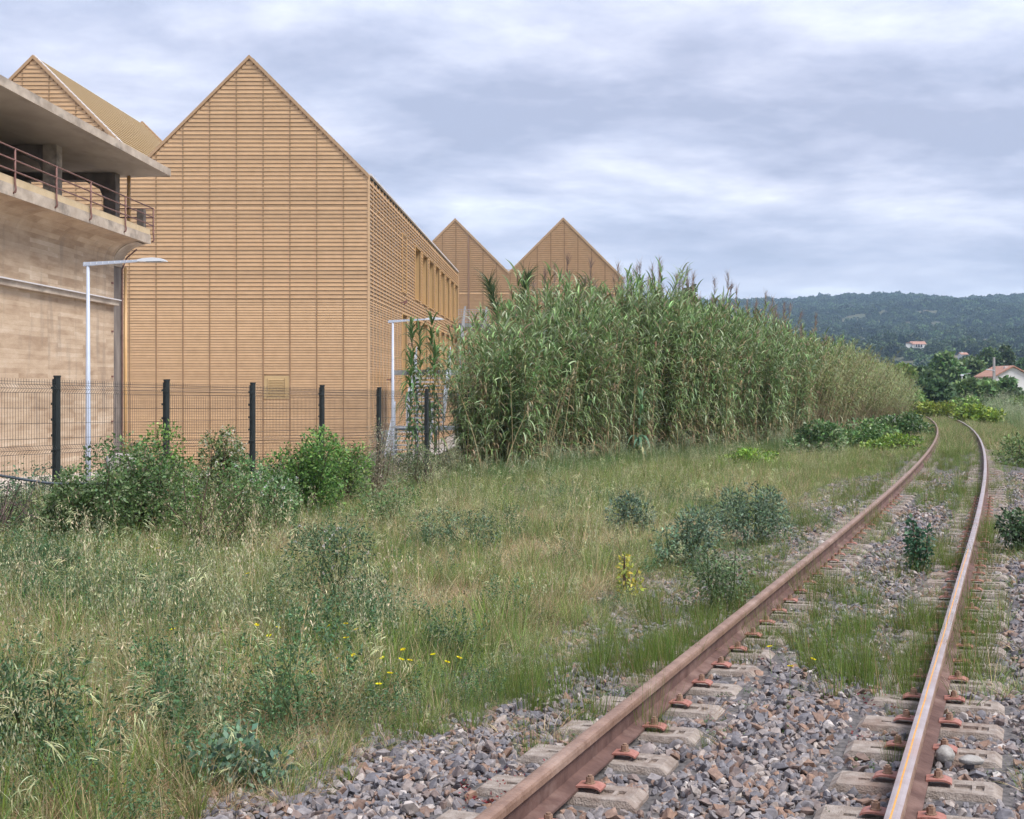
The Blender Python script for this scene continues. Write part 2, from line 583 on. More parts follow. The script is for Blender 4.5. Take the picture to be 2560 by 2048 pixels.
yl = np.concatenate([np.arange(-4, 30, 0.4), np.arange(30, 176, 1.5)])
ol = np.array([-3.4, -2.8, -2.3, -1.9, -1.5, -1.2, -0.8, -0.4, 0, 0.4, 0.8, 1.2, 1.5, 1.9, 2.3, 2.8, 3.4])
V = []
for y in yl:
    for o_ in ol:
        x_, y_ = track_p(y, o_)
        V.append((float(x_), float(y_), float(ballast_z(o_, y)) + 0.012 * math.sin(17 * y + 9 * o_)))
ii = np.arange(len(V)).reshape(len(yl), len(ol))
me = bpy.data.meshes.new('ballast_bed')
me.from_pydata(V, [], np.stack([ii[:-1, :-1].ravel(), ii[:-1, 1:].ravel(), ii[1:, 1:].ravel(), ii[1:, :-1].ravel()], 1).tolist())
me.polygons.foreach_set('use_smooth', [True] * len(me.polygons))
me.materials.append(m_ballast)
ballast = tag(put('ballast_bed', me), kind='structure')

track = empty('railway_track', (0.475, 5.38, -0.2), 'rusty single railway track on concrete sleeper blocks curving away to the left', 'railway')

HEAD = [(-0.034, -0.044), (-0.0345, -0.018), (-0.030, -0.005), (-0.014, 0.0), (0.014, 0.0), (0.030, -0.005), (0.0345, -0.018), (0.034, -0.044),
        (0.0085, -0.058), (0.0085, -0.136), (0.072, -0.158), (0.072, -0.170), (-0.072, -0.170), (-0.072, -0.158), (-0.0085, -0.136), (-0.0085, -0.058)]
PM = [1, 1, 2, 2, 2, 1, 1, 0, 0, 0, 0, 0, 0, 0, 0, 0]


def sweep(profile, mats_idx, base_off, ys_, name, mats, parent, lift=0.0, smooth=False):
    V, Fc, Mi = [], [], []
    n = len(profile)
    for y in ys_:
        for (o_, z_) in profile:
            x_, y_ = track_p(y, base_off + o_)
            V.append((float(x_), float(y_), float(rail_z(y)) + z_ + lift))
    for k in range(len(ys_) - 1):
        for q in range(n):
            Fc.append((k * n + q, (k + 1) * n + q, (k + 1) * n + (q + 1) % n, k * n + (q + 1) % n))
            Mi.append(mats_idx[q])
    Fc += [tuple(range(n)), tuple(range((len(ys_) - 1) * n + n - 1, (len(ys_) - 1) * n - 1, -1))]
    Mi += [0, 0]
    mb = MB()
    mb.v, mb.f, mb.m = V, Fc, Mi
    return mb.build(name, mats, parent, smooth)


rys = np.concatenate([np.arange(-2, 60, 0.8), np.arange(60, 172, 1.2)])
sweep(HEAD, [1 if p == 2 else p for p in PM], -GA, rys, 'rail', [m_rail_web, m_rail_head, m_rail_top], track)
rail_r = sweep(HEAD, PM, GA, rys, 'rail', [m_rail_web, m_rail_head, m_rail_top], track)
tag(rail_r, 'outer rail with worn grey top and an orange paint line')
pl = sweep([(-0.0035, 0.0), (0.0035, 0.0), (0.0035, 0.0012), (-0.0035, 0.0012)], [0] * 4, GA - 0.004, np.arange(4.4, 15, 0.15), 'paint_line', [m_paint_o], rail_r, 0.0004)
jit = rng.normal(0, 0.0011, len(pl.data.vertices))
for k, vv in enumerate(pl.data.vertices):
    vv.co.x += jit[k // 4 * 4]


def block_mesh():
    """one concrete block of a twin-block sleeper, top at z=0, long axis x, with sunk marks"""
    mb = MB()
    L0, L1, W, H = -0.41, 0.39, 0.125, 0.22
    top = [(L0 + 0.05, -W + 0.012), (L1 - 0.05, -W + 0.012), (L1 - 0.05, W - 0.012), (L0 + 0.05, W - 0.012)]
    marks = [(-0.27, -0.215, -0.022, 0.012), (0.165, 0.245, -0.05, 0.035), (0.262, 0.30, -0.05, 0.035)]
    # top built as a grid with holes
    gx = sorted({L0 + 0.05, L1 - 0.05, *[m[0] for m in marks], *[m[1] for m in marks]})
    gy = sorted({-W + 0.012, W - 0.012, *[m[2] for m in marks], *[m[3] for m in marks]})
    for a in range(len(gx) - 1):
        for c in range(len(gy) - 1):
            cx, cy = (gx[a] + gx[a + 1]) / 2, (gy[c] + gy[c + 1]) / 2
            if any(m[0] < cx < m[1] and m[2] < cy < m[3] for m in marks):
                continue
            mb.face([(gx[a], gy[c], 0), (gx[a + 1], gy[c], 0), (gx[a + 1], gy[c + 1], 0), (gx[a], gy[c + 1], 0)])
    for (x0, x1, y0, y1) in marks:
        d = -0.014
        mb.face([(x0, y0, d), (x1, y0, d), (x1, y1, d), (x0, y1, d)])
        q = [(x0, y0), (x1, y0), (x1, y1), (x0, y1)]
        for k in range(4):
            a, b = q[k], q[(k + 1) % 4]
            mb.face([(*a, 0), (*a, d), (*b, d), (*b, 0)])
    mid = [(L0 + 0.012, -W), (L1 - 0.012, -W), (L1 - 0.012, W), (L0 + 0.012, W)]
    bot = [(L0, -W - 0.02), (L1, -W - 0.02), (L1, W + 0.02), (L0, W + 0.02)]
    zt = [0, 0, 0, 0]
    for k in range(4):
        k2 = (k + 1) % 4
        mb.face([(*top[k], 0), (*mid[k], -0.028), (*mid[k2], -0.028), (*top[k2], 0)])
        mb.face([(*mid[k], -0.028), (*bot[k], -H), (*bot[k2], -H), (*mid[k2], -0.028)])
    return mb.mesh('sleeper_block', m_sleeper, fix=False)


def clip_mesh():
    mb = MB()
    xs_ = [-0.055, -0.03, 0.0, 0.03, 0.05, 0.062]
    zs_ = [0.006, 0.009, 0.011, 0.010, 0.004, -0.004]
    for k in range(len(xs_) - 1):
        for (dz, flip) in ((0.009, 0), (0, 1)):
            q = [(xs_[k], -0.047, zs_[k] + dz), (xs_[k + 1], -0.047, zs_[k + 1] + dz), (xs_[k + 1], 0.047, zs_[k + 1] + dz), (xs_[k], 0.047, zs_[k] + dz)]
            mb.face(q[::-1] if flip else q)
        for s_ in (-0.047, 0.047):
            mb.face([(xs_[k], s_, zs_[k]), (xs_[k + 1], s_, zs_[k + 1]), (xs_[k + 1], s_, zs_[k + 1] + 0.009), (xs_[k], s_, zs_[k] + 0.009)])
    for k in (0, -1):
        mb.face([(xs_[k], -0.047, zs_[k]), (xs_[k], 0.047, zs_[k]), (xs_[k], 0.047, zs_[k] + 0.009), (xs_[k], -0.047, zs_[k] + 0.009)])
    return mb.mesh('clip', m_clip)


def bolt_mesh():
    mb = MB()
    hexa = [(0.019 * math.cos(t), 0.019 * math.sin(t)) for t in np.arange(6) * math.pi / 3]
    mb.prism(hexa, 0.022, 0.05, 'z')
    mb.tube([(0, 0, 0.05), (0, 0, 0.058)], 0.011, 8)
    mb.tube([(0, 0, 0.018), (0, 0, 0.0245)], 0.025, 10)
    return mb.mesh('bolt', m_bolt)


me_block, me_clip, me_bolt = block_mesh(), clip_mesh(), bolt_mesh()
BLOCK_Y = []
s = 0.0
y = 3.33
while y < 62:
    BLOCK_Y.append(y)
    y += 0.6 * float(track_t(y)[1])
for k, y in enumerate(BLOCK_Y):
    tx, ty = track_t(y)
    ang = -math.atan2(float(tx), float(ty))
    for sgn in (-1, 1):
        off = sgn * GA
        x_, y_ = track_p(y, off + 0.02 * sgn)
        zt = float(rail_z(y)) - 0.174
        b = put('sleeper_block', me_block, track, (float(x_), float(y_), zt + random.uniform(-0.004, 0.0)), (random.uniform(-.012, .012), random.uniform(-.012, .012), ang + random.uniform(-.02, .02)))
        if y < 24:
            for side in (-1, 1):
                cx, cy = track_p(y, off + side * 0.115)
                rz = ang + (0 if side > 0 else math.pi) + random.uniform(-.06, .06)
                c = bpy.data.objects.new('clip', me_clip)
                bo = bpy.data.objects.new('bolt', me_bolt)
                for o_ in (c, bo):
                    o_.parent = b
                    o_.matrix_parent_inverse = b.matrix_basis.inverted()
                    col.objects.link(o_)
                    o_.location = np.array((float(cx), float(cy), zt + 0.012)) - wloc(track)
                    o_.rotation_euler = (0, 0, rz)
# star-shaped paint mark on the block nearest the camera on the left
yb = min(BLOCK_Y, key=lambda t: abs(t - 5.62))
mark_parent = [o for o in track.children if o.name.startswith('sleeper_block') and abs((wloc(o)[1]) - (yb + GA * float(track_t(yb)[0]))) < 0.12 and wloc(o)[0] < 0.2]
mbk = MB()
mc = wp(1117, 2046, 5.72)
mc = (mc[0], mc[1])
for a_ in (0.25, 0.95, 1.75, 2.35, 3.0, 3.9, 5.0):
    l_ = random.uniform(0.075, 0.11)
    d_ = (math.cos(a_), math.sin(a_))
    n_ = (-d_[1] * 0.010, d_[0] * 0.010)
    z_ = float(rail_z(5.7)) - 0.1715
    mbk.face([(mc[0] - n_[0], mc[1] - n_[1], z_), (mc[0] + d_[0] * l_ - n_[0], mc[1] + d_[1] * l_ - n_[1], z_),
              (mc[0] + d_[0] * l_ + n_[0], mc[1] + d_[1] * l_ + n_[1], z_), (mc[0] + n_[0], mc[1] + n_[1], z_)])
if mark_parent:
    pm = mbk.build('paint_mark', m_paint_w, None)
    pm.parent = mark_parent[0]
    pm.matrix_parent_inverse = mark_parent[0].matrix_basis.inverted()
    pm.location = -wloc(track)

# ------------------------------------------------------------------ golden gabled building in front
BY = 62.8
sc_ = BY / F
GX = lambda px: (px - PX) * sc_
GZ = lambda py: CZ + (PY - py) * sc_
BASE = -2.45


def slat_profile(z0, z1, blade=0.07, gap=0.018):
    """(out, z) outline of one cladding board with a projecting blade at its foot; out is measured off the wall"""
    if z1 - z0 < 0.15:
        blade, gap = blade * 0.8, 0.014
    if z1 - z0 < 0.09:
        return [(0.0, z0), (blade, z0), (blade, z0 + 0.02), (0.0, z0 + 0.02)]
    return [(0.0, z0), (blade, z0), (blade, z0 + 0.02), (0.045, z0 + 0.02), (0.037, z1 - gap), (0.0, z1 - gap)]


def rows_between(z0, z1, pitch):
    n = max(1, round((z1 - z0) / pitch))
    return [(z0 + (z1 - z0) * k / n, z0 + (z1 - z0) * (k + 1) / n) for k in range(n)]


def gable_spans(z, gables, eaves):
    """x spans of the facade at height z; gables = [(apex x, apex z)], eaves = (left x, right x)"""
    out = []
    for (ax, az) in gables:
        h = az - z - 0.12
        if h <= 0:
            continue
        out.append([max(ax - h, eaves[0]), min(ax + h, eaves[1])])
    out.sort()
    merged = []
    for s_ in out:
        if merged and s_[0] <= merged[-1][1]:
            merged[-1][1] = max(merged[-1][1], s_[1])
        else:
            merged.append(s_)
    return merged


def gable_outline(gables, eaves, base):
    (a0, z0), (a1, z1) = gables
    vx, vz = (a0 + a1) / 2 + (z0 - z1) / 2, 0
    vx = (a0 + a1 + z0 - z1) / 2
    vz = z0 - (vx - a0)
    return [(eaves[0], base), (eaves[1], base), (eaves[1], z1 - (eaves[1] - a1)), (a1, z1), (vx, vz), (a0, z0), (eaves[0], z0 - (a0 - eaves[0]))], (vx, vz)


hall = empty('gabled_building', (GX(624), BY, BASE), 'golden slatted building with steep gable in front of the reeds, its long side running back', 'building')
gab = [(GX(84), GZ(142)), (GX(624), GZ(142))]
eav = (GX(-190), GX(920.5))
outl, (vx, vz) = gable_outline(gab, eav, BASE)
EAVZ = GZ(438)
DEEP = 16.2
YE = 116.1          # far end of the long side wall
xr = eav[1]
# core walls: front, back of the gable wing
MB().prism([(p[0], p[1]) for p in outl], BY, BY + 0.3, 'y').build('wall', m_slat, hall)

j1, j2 = GZ(511), GZ(746)
ROWS = rows_between(BASE, j2 - 0.05, 0.119) + [(j2 - 0.05, j2)] + rows_between(j2, j1 - 0.07, 0.182) + [(j1 - 0.07, j1)] + rows_between(j1, gab[1][1], 0.182)
vent = (GX(660), GX(725), GZ(998), GZ(939))
for (z0, z1) in ROWS:
    for (xa, xb) in gable_spans((z0 + z1) / 2, gab, eav):
        if xb - xa < 0.1:
            continue
        mb = MB()
        prof = [(BY - o_, z_) for (o_, z_) in slat_profile(z0, z1)]
        segs = [(xa, xb)]
        if z0 < vent[3] and z1 > vent[2]:
            segs = [(xa, vent[0]), (vent[1], xb)]
        for (a_, b_) in segs:
            mb.prism(prof, a_, b_, 'x')
        mb.build('slat', m_slat, hall)
k = 0
x_ = GX(324.6) - 4 * 1.2
while x_ < eav[1] - 0.4:
    zt = max([az - abs(x_ - ax) - 0.15 for ax, az in gab])
    if x_ > eav[0]:
        MB().box(x_ - 0.024, x_ + 0.024, BY - 0.068, BY - 0.001, BASE, zt).build('joint_strip', m_joint, hall)
    x_ += 66.85 * sc_
# ventilation panel
vp = MB()
vp.box(vent[0] + 0.01, vent[1] - 0.01, BY - 0.035, BY - 0.002, vent[2] + 0.01, vent[3] - 0.01)
vp = vp.build('vent_panel', m_gold2, hall)
mb = MB()
for k in range(11):
    z_ = vent[2] + 0.16 + k * 0.072
    mb.prism([(BY - 0.036, z_), (BY - 0.062, z_ - 0.02), (BY - 0.058, z_ - 0.028), (BY - 0.036, z_ - 0.012)], vent[0] + 0.22, vent[1] - 0.22, 'x')
mb.box(vent[0] + 0.18, vent[0] + 0.215, BY - 0.07, BY - 0.036, vent[2] + 0.1, vent[3] - 0.1)
mb.box(vent[1] - 0.215, vent[1] - 0.18, BY - 0.07, BY - 0.036, vent[2] + 0.1, vent[3] - 0.1)
mb.build('vent_louvre', m_gold2, vp)
# verge trims along the gables
for (ax, az), xl, xrr in ((gab[0], eav[0], vx), (gab[1], vx, eav[1] + 0.03)):
    for xe in (xl, xrr):
        d_ = abs(xe - ax)
        q = [(ax, az + 0.07), (xe, az + 0.07 - d_), (xe, az - 0.10 - d_), (ax, az - 0.10)]
        MB().prism(q, BY - 0.12, BY + 0.02, 'y').build('verge_trim', m_trim, hall)
# roofs of the two gable wings: slats running parallel to the ridge
for (ax, az), xl, xrr in ((gab[0], eav[0], vx), (gab[1], vx, eav[1])):
    for xe in (xl, xrr):
        d_ = abs(xe - ax)
        sg = 1 if xe > ax else -1
        rf = MB()
        rf.face([(ax, BY + 0.02, az), (ax, BY + DEEP, az), (xe, BY + DEEP, az - d_), (xe, BY + 0.02, az - d_)])
        rf = rf.build('roof', m_roofgold, hall, fix=False)
        mb = MB()
        n = int(d_ / 0.19)
        for k in range(n):
            t = (k + 0.5) * d_ / n
            x0, z0 = ax + sg * t, az - t
            mb.prism([(x0, z0 + 0.002), (x0 + sg * 0.04, z0 - 0.038), (x0 + sg * 0.09, z0 + 0.012), (x0 + sg * 0.05, z0 + 0.052)], BY + 0.03, BY + DEEP, 'y')
        tag(mb.build('roof_slat_cover', m_roofgold, rf), kind='stuff')
        q = [(ax, az + 0.2), (xe, az + 0.2 - d_), (xe, az - 0.2 - d_), (ax, az - 0.2)]
        MB().prism(q, BY + DEEP, BY + DEEP + 0.25, 'y').build('verge_trim', m_trim, hall)
# thin grey flashing beside the near verge of the left roof
d_ = vx - gab[0][0]
MB().prism([(gab[0][0], gab[0][1] + 0.12), (vx, gab[0][1] + 0.12 - d_), (vx, gab[0][1] + 0.06 - d_), (gab[0][0], gab[0][1] + 0.06)], BY + 0.03, BY + 0.28, 'y').build('flashing', m_cap, hall)

# long side wall, facing right
WL = 3.15
win_y = [wx_ for wx_ in (82.2, 86.55, 90.9, 95.25, 99.6, 103.95, 108.3, 112.6)]
U0, U1, L0_, L1_ = 6.78, 9.87, 1.2, 5.55
openings = [(75.6, 77.6, U0, U1, True), (75.6, 77.8, L0_, L1_, False)]
for wy in win_y:
    w_ = min(WL, YE - 0.3 - wy)
    openings += [(wy, wy + w_, U0, U1, False), (wy, wy + w_, L0_, L1_, False)]


def y_segments(z0, z1):
    cuts = sorted((a, b) for (a, b, lo, hi, louv) in openings if not louv and z0 < hi - 0.01 and z1 > lo + 0.01)
    segs, y0 = [], BY + 0.001
    for a, b in cuts:
        if a > y0:
            segs.append((y0, a))
        y0 = max(y0, b)
    if y0 < YE:
        segs.append((y0, YE))
    return segs


def z_segments(yc, top):
    cuts = sorted((lo, hi) for (a, b, lo, hi, louv) in openings if a - 0.03 < yc < b + 0.03)
    segs, z0 = [], BASE
    for lo, hi in cuts:
        segs.append((z0, lo))
        z0 = hi
    segs.append((z0, top))
    return segs


TOPZ = EAVZ - 0.12
# wall plane with the openings left out
ycs = sorted({BY + 0.3, YE, *[a for o_ in openings for a in o_[:2]]})
zcs = sorted({BASE, TOPZ, U0, U1, L0_, L1_})
mb = MB()
for a in range(len(ycs) - 1):
    for c in range(len(zcs) - 1):
        yc, z_c = (ycs[a] + ycs[a + 1]) / 2, (zcs[c] + zcs[c + 1]) / 2
        if any(o_[0] < yc < o_[1] and o_[2] < z_c < o_[3] for o_ in openings):
            continue
        mb.face([(xr, ycs[a], zcs[c]), (xr, ycs[a + 1], zcs[c]), (xr, ycs[a + 1], zcs[c + 1]), (xr, ycs[a], zcs[c + 1])])
mb.build('side_wall', m_gold, hall, fix=False)
for (z0, z1) in ROWS:
    if z1 > TOPZ:
        continue
    mb = MB()
    for (a, b) in y_segments(z0, z1):
        mb.prism([(xr + o_, z_) for (o_, z_) in slat_profile(z0, z1, 0.09)], a, b, 'y')
    mb.build('slat', m_slat, hall)
y_ = BY + 1.17
while y_ < YE:
    for (a, b) in z_segments(y_, TOPZ):
        MB().box(xr + 0.001, xr + 0.082, y_ - 0.022, y_ + 0.022, a, b).build('fin', m_slat, hall)
    y_ += 1.165
MB().box(xr - 0.02, xr + 0.085, BY - 0.075, BY - 0.0, BASE, EAVZ).build('corner_trim', m_slat, hall)
for (a, b, lo, hi, louv) in openings:
    w_ = MB()
    dp = 0.55
    w_.box(xr - dp, xr + 0.11, a - 0.05, a, lo - 0.05, hi + 0.05)
    w_.box(xr - dp, xr + 0.11, b, b + 0.05, lo - 0.05, hi + 0.05)
    w_.box(xr - dp, xr + 0.11, a, b, hi, hi + 0.05)
    w_.box(xr - dp, xr + 0.13, a, b, lo - 0.05, lo)
    w_ = w_.build('window_surround', m_gold, hall)
    MB().box(xr - dp - 0.02, xr - dp + 0.01, a, b, lo, hi).build('pane', m_glass, w_)
    if louv:
        mb = MB()
        z_ = lo + 0.1
        while z_ < hi:
            mb.box(xr - 0.02, xr + 0.07, a + 0.002, b - 0.002, z_, z_ + 0.03)
            z_ += 0.182
        mb.build('louvre', m_gold, w_)
# eaves: dark gutter slot and pale capping; lower flat roof behind the gable wing
MB().box(xr - 0.25, xr + 0.02, BY + 0.05, YE, TOPZ, EAVZ - 0.02).build('gutter', m_dark, hall)
MB().box(xr - 0.35, xr + 0.14, BY + 0.05, YE + 0.05, EAVZ - 0.02, EAVZ + 0.07).build('eaves_capping', m_cap, hall)
MB().box(xr - 16, xr - 0.36, BY + DEEP + 0.26, YE, EAVZ - 0.3, EAVZ).build('flat_roof', m_cap, hall)
MB().box(xr - 16, xr, YE - 0.02, YE + 0.3, BASE, EAVZ - 0.03).build('end_wall', m_gold, hall)
MB().box(xr - 0.3, xr + 0.11, YE, YE + 0.12, BASE, EAVZ - 0.03).build('corner_trim', m_slat, hall)
for (px, py, D_) in ((1000, 755, 74.5), (966, 948, 68.8), (1122, 815, 106.0)):
    z_ = wp(px, py, D_)[2]
    w_ = MB().box(xr + 0.07, xr + 0.30, D_ - 0.03, D_ + 0.03, z_ - 0.05, z_).build('wall_bracket', m_rusty, hall)
    mb = MB()
    mb.prism([(xr + 0.28, z_ - 0.16), (xr + 0.46, z_ - 0.02), (xr + 0.46, z_ + 0.12), (xr + 0.28, z_ + 0.02)], D_ - 0.08, D_ + 0.1, 'y')
    mb.build('floodlight', m_rusty, w_)

# ------------------------------------------------------------------ the second gabled building far behind
s2 = 2 * sc_
Y2 = 2 * BY
GX2 = lambda px: (px - PX) * s2
GZ2 = lambda py: CZ + (PY - py) * s2
far = empty('gabled_building', (GX2(1272), Y2, BASE), 'distant golden slatted building with twin gables rising behind the reeds', 'building')
g2 = [(GX2(1138), GZ2(549)), (GX2(1408), GZ2(547))]
e2 = (GX2(1000), GX2(1558))
o2, (vx2, vz2) = gable_outline(g2, e2, BASE)
MB().prism(o2, Y2, Y2 + 0.3, 'y').build('wall', m_slat, far)
mb = MB()
jb1, jb2 = GZ2(728), GZ2(850)
rows2 = rows_between(BASE, jb1 - 0.3, 0.125) + [(jb1 - 0.3, jb1)] + rows_between(jb1, g2[0][1], 0.18)
for (z0, z1) in rows2:
    for (xa, xb) in gable_spans((z0 + z1) / 2, g2, e2):
        mb.prism([(Y2 - o_, z_) for (o_, z_) in slat_profile(z0, z1, 0.10, 0.034)], xa, xb, 'x')
tag(mb.build('slat_cladding', m_slat, far), kind='stuff')
x_ = GX2(1140) - 5 * 1.215
while x_ < e2[1] - 0.3:
    zt = max([az - abs(x_ - ax) - 0.2 for ax, az in g2])
    if x_ > e2[0]:
        MB().box(x_ - 0.03, x_ + 0.03, Y2 - 0.09, Y2 - 0.001, BASE, zt).build('joint_strip', m_joint, far)
    x_ += 1.215
MB().box(GX2(1172) - 0.05, GX2(1172) + 0.05, Y2 - 0.12, Y2 - 0.09, 1.0, GZ2(590)).build('downpipe', m_bolt, far)
for (ax, az), xl, xrr in ((g2[0], e2[0], vx2), (g2[1], vx2, e2[1] + 0.05)):
    for xe in (xl, xrr):
        d_ = abs(xe - ax)
        MB().prism([(ax, az + 0.12), (xe, az + 0.12 - d_), (xe, az - 0.14 - d_), (ax, az - 0.14)], Y2 - 0.14, Y2 + 0.02, 'y').build('verge_trim', m_trim, far)
        rf = MB()
        rf.face([(ax, Y2 + 0.02, az), (ax, Y2 + DEEP, az), (xe, Y2 + DEEP, az - d_), (xe, Y2 + 0.02, az - d_)])
        rf.build('roof', m_roofgold, far, fix=False)
MB().box(e2[1] - 0.3, e2[1], Y2 + 0.3, Y2 + 40, BASE, o2[2][1]).build('side_wall', m_slat, far)
MB().box(GX2(1255), GX2(1298), Y2 + 6, Y2 + 9, GZ2(700), GZ2(659)).build('roof_plant', m_plant, far)

# ------------------------------------------------------------------ concrete loading building on the left
shed = empty('concrete_building', (-13.0, 36.0, -1.2), 'old board-marked concrete building with roofed balcony and rusty railing', 'building')
YA, YB = 20.0, 40.6
cove = [(-13.0 + 0.78 * (1 - math.cos(t)), 5.30 + 0.55 * math.sin(t)) for t in np.linspace(0, math.pi / 2, 9)]
MB().prism([(-21, -2.4), (-13, -2.4)] + cove + [(-21, 5.85)], YA, YB, 'y').build('wall', m_board, shed, smooth=False)
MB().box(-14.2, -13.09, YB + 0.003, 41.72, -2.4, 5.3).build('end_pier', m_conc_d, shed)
# bracket under the balcony end, following the cove
cv2 = [(-13.02 + 0.72 * (1 - math.cos(t)), 5.16 + 0.66 * math.sin(t)) for t in np.linspace(0, math.pi / 2, 8)]
MB().prism([(-14.2, 5.16)] + cv2 + [(-14.2, 5.82)], YB + 0.004, 41.45, 'y').build('cove_bracket', m_conc, shed)
MB().box(-13.02, -12.86, YA, YB + 0.06, 3.98, 4.12).build('string_course', m_conc, shed)
MB().box(-13.05, -12.8, YA, YB + 0.1, 4.12, 4.15).build('drip_sheet', m_cap, shed)
MB().box(-20.9, -12.19, YA, 41.5, 5.853, 6.12).build('balcony_slab', m_conc, shed)
MB().box(-12.36, -12.2, YA, 41.46, 6.123, 6.29).build('kerb_edge', m_yellow, shed)
MB().prism([(-11.83, 8.16), (-11.83, 7.98), (-13.0, 7.93), (-21, 7.93), (-21, 8.4), (-13, 8.3)], YA, 42.2, 'y').build('roof_slab', [m_soffit], shed)
MB().prism([(-11.80, 8.19), (-11.80, 7.975), (-11.827, 7.975), (-11.827, 8.19)], YA, 42.23, 'y').build('roof_fascia', m_conc, shed)
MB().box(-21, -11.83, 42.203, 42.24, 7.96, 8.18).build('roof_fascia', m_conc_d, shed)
for yc in (41.4, 36.6, 31.8, 27.0, 22.2):
    c_ = MB().box(-13.5, -13.14, yc - 0.2, yc + 0.2, 6.12, 7.928)
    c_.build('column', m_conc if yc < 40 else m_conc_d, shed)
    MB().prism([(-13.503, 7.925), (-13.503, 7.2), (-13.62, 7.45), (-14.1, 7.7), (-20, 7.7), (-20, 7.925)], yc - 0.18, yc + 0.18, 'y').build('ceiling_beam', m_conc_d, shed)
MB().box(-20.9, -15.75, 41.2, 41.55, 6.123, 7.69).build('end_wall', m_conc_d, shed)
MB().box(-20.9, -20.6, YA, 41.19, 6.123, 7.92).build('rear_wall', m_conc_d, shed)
MB().box(-12.5, -12.3, 41.15, 41.4, 6.295, 6.86).build('end_post', m_conc_d, shed)
py_ = [31.1 - 2.6 * 2, 31.1 - 2.6, 31.1, 33.65, 36.1, 38.96, 41.62]
for y_ in py_:
    MB().tube([(-12.15, y_, 6.93), (-12.15, y_, 6.15), (-12.13, y_, 6.02), (-12.145, y_, 5.96), (-12.20, y_, 5.93)], 0.024, 6).build('railing_post', m_rusty, shed, smooth=True)
for z_ in (6.92, 6.66, 6.41):
    MB().tube([(-12.15, YA, z_), (-12.15, 41.62, z_)], 0.019, 6).build('railing_bar', m_rusty, shed, smooth=True)
    MB().tube([(-12.15, 41.62, z_), (-13.2, 41.62, z_)], 0.019, 6).build('railing_bar', m_rusty, shed, smooth=True)
for z_ in (6.95, 6.6, 6.35):
    MB().tube([(-14.6, 24, z_), (-14.6, 41.0, z_)], 0.02, 6).build('inner_railing_bar', m_ochre, shed)
for y_ in (28.5, 31.0, 33.4, 35.8, 38.2, 39.1, 39.9, 41.0):
    MB().tube([(-14.6, y_, 6.12), (-14.6, y_, 6.96)], 0.024, 6).build('inner_railing_post', m_ochre, shed)
MB().tube([(-13.08, 41.95, -2.3), (-13.08, 41.95, 5.2)], 0.05, 10).build('downpipe', m_pipe, shed, smooth=True)
MB().tube([(-12.95, 41.85, 6.2), (-12.95, 41.85, 7.95)], 0.055, 10).build('downpipe', m_pipe, shed, smooth=True)
MB().tube([(-13.04, 41.5, -2.0), (-13.04, 41.5, 5.1), (-12.9, 41.5, 5.45), (-12.6, 41.5, 5.7)], 0.022, 6).build('cable_conduit', m_rusty, shed, smooth=True)
for z_ in (0.6, 1.9, 3.2, 4.6):
    MB().box(-13.0, -12.96, YB - 0.22, YB - 0.12, z_, z_ + 0.05).build('conduit_clamp', m_rusty, shed)

blk = empty('concrete_block', (*wp(292, 1215, 33.0)[:2], -0.75), 'grey concrete block at the foot of the downpipe behind the fence', 'block')
b0 = wp(270, 1137, 33.0)
b1 = wp(318, 1200, 33.0)
MB().prism([(b0[0], -0.75), (b1[0], -0.75), (b1[0], b0[2] - 0.12), (b1[0] - 0.1, b0[2]), (b0[0], b0[2])], 33.0, 33.7, 'y').build('block_body', m_block, blk)
MB().box(b0[0] - 0.04, b0[0] - 0.002, 32.97, 33.6, -0.75, b0[2] - 0.03).build('edge_strip', m_galv_d, blk)

# ------------------------------------------------------------------ fence
FD = [17.7 * (1 + 0.137 * k) for k in range(-1, 9)]
FP = [(wx(2417 - 2274 / (1 + 0.137 * k), 17.7 * (1 + 0.137 * k)), 17.7 * (1 + 0.137 * k)) for k in range(-1, 8)]
ftop = lambda y: 1.755 - 0.0157 * (y - 17.7)
fence = empty('mesh_fence', (FP[1][0], FP[1][1], -0.3), 'black wire mesh panel fence with dark posts in front of the buildings', 'fence')
for (x_, y_) in FP:
    zt = ftop(y_)
    zb = float(min(gz(x_, y_), -0.1)) - 0.4
    p_ = MB()
    p_.tube([(x_, y_, zb), (x_, y_, zt)], 0.041, 10)
    p_.box(x_ - 0.05, x_ - 0.028, y_ - 0.03, y_ + 0.03, zb, zt - 0.02)
    p_ = p_.build('post', m_black, fence)
    MB().tube([(x_, y_, zt), (x_, y_, zt + 0.022)], 0.047, 10).build('post_cap', m_black, p_)
    mb = MB()
    for k in range(9):
        mb.box(x_ - 0.062, x_ - 0.045, y_ - 0.05, y_ - 0.02, zt - 0.15 - k * 0.2, zt - 0.12 - k * 0.2)
    mb.build('panel_clip', m_black, p_)
dn = np.array((1.0, -0.289)) / math.hypot(1, 0.289)      # fold bulges towards the camera side
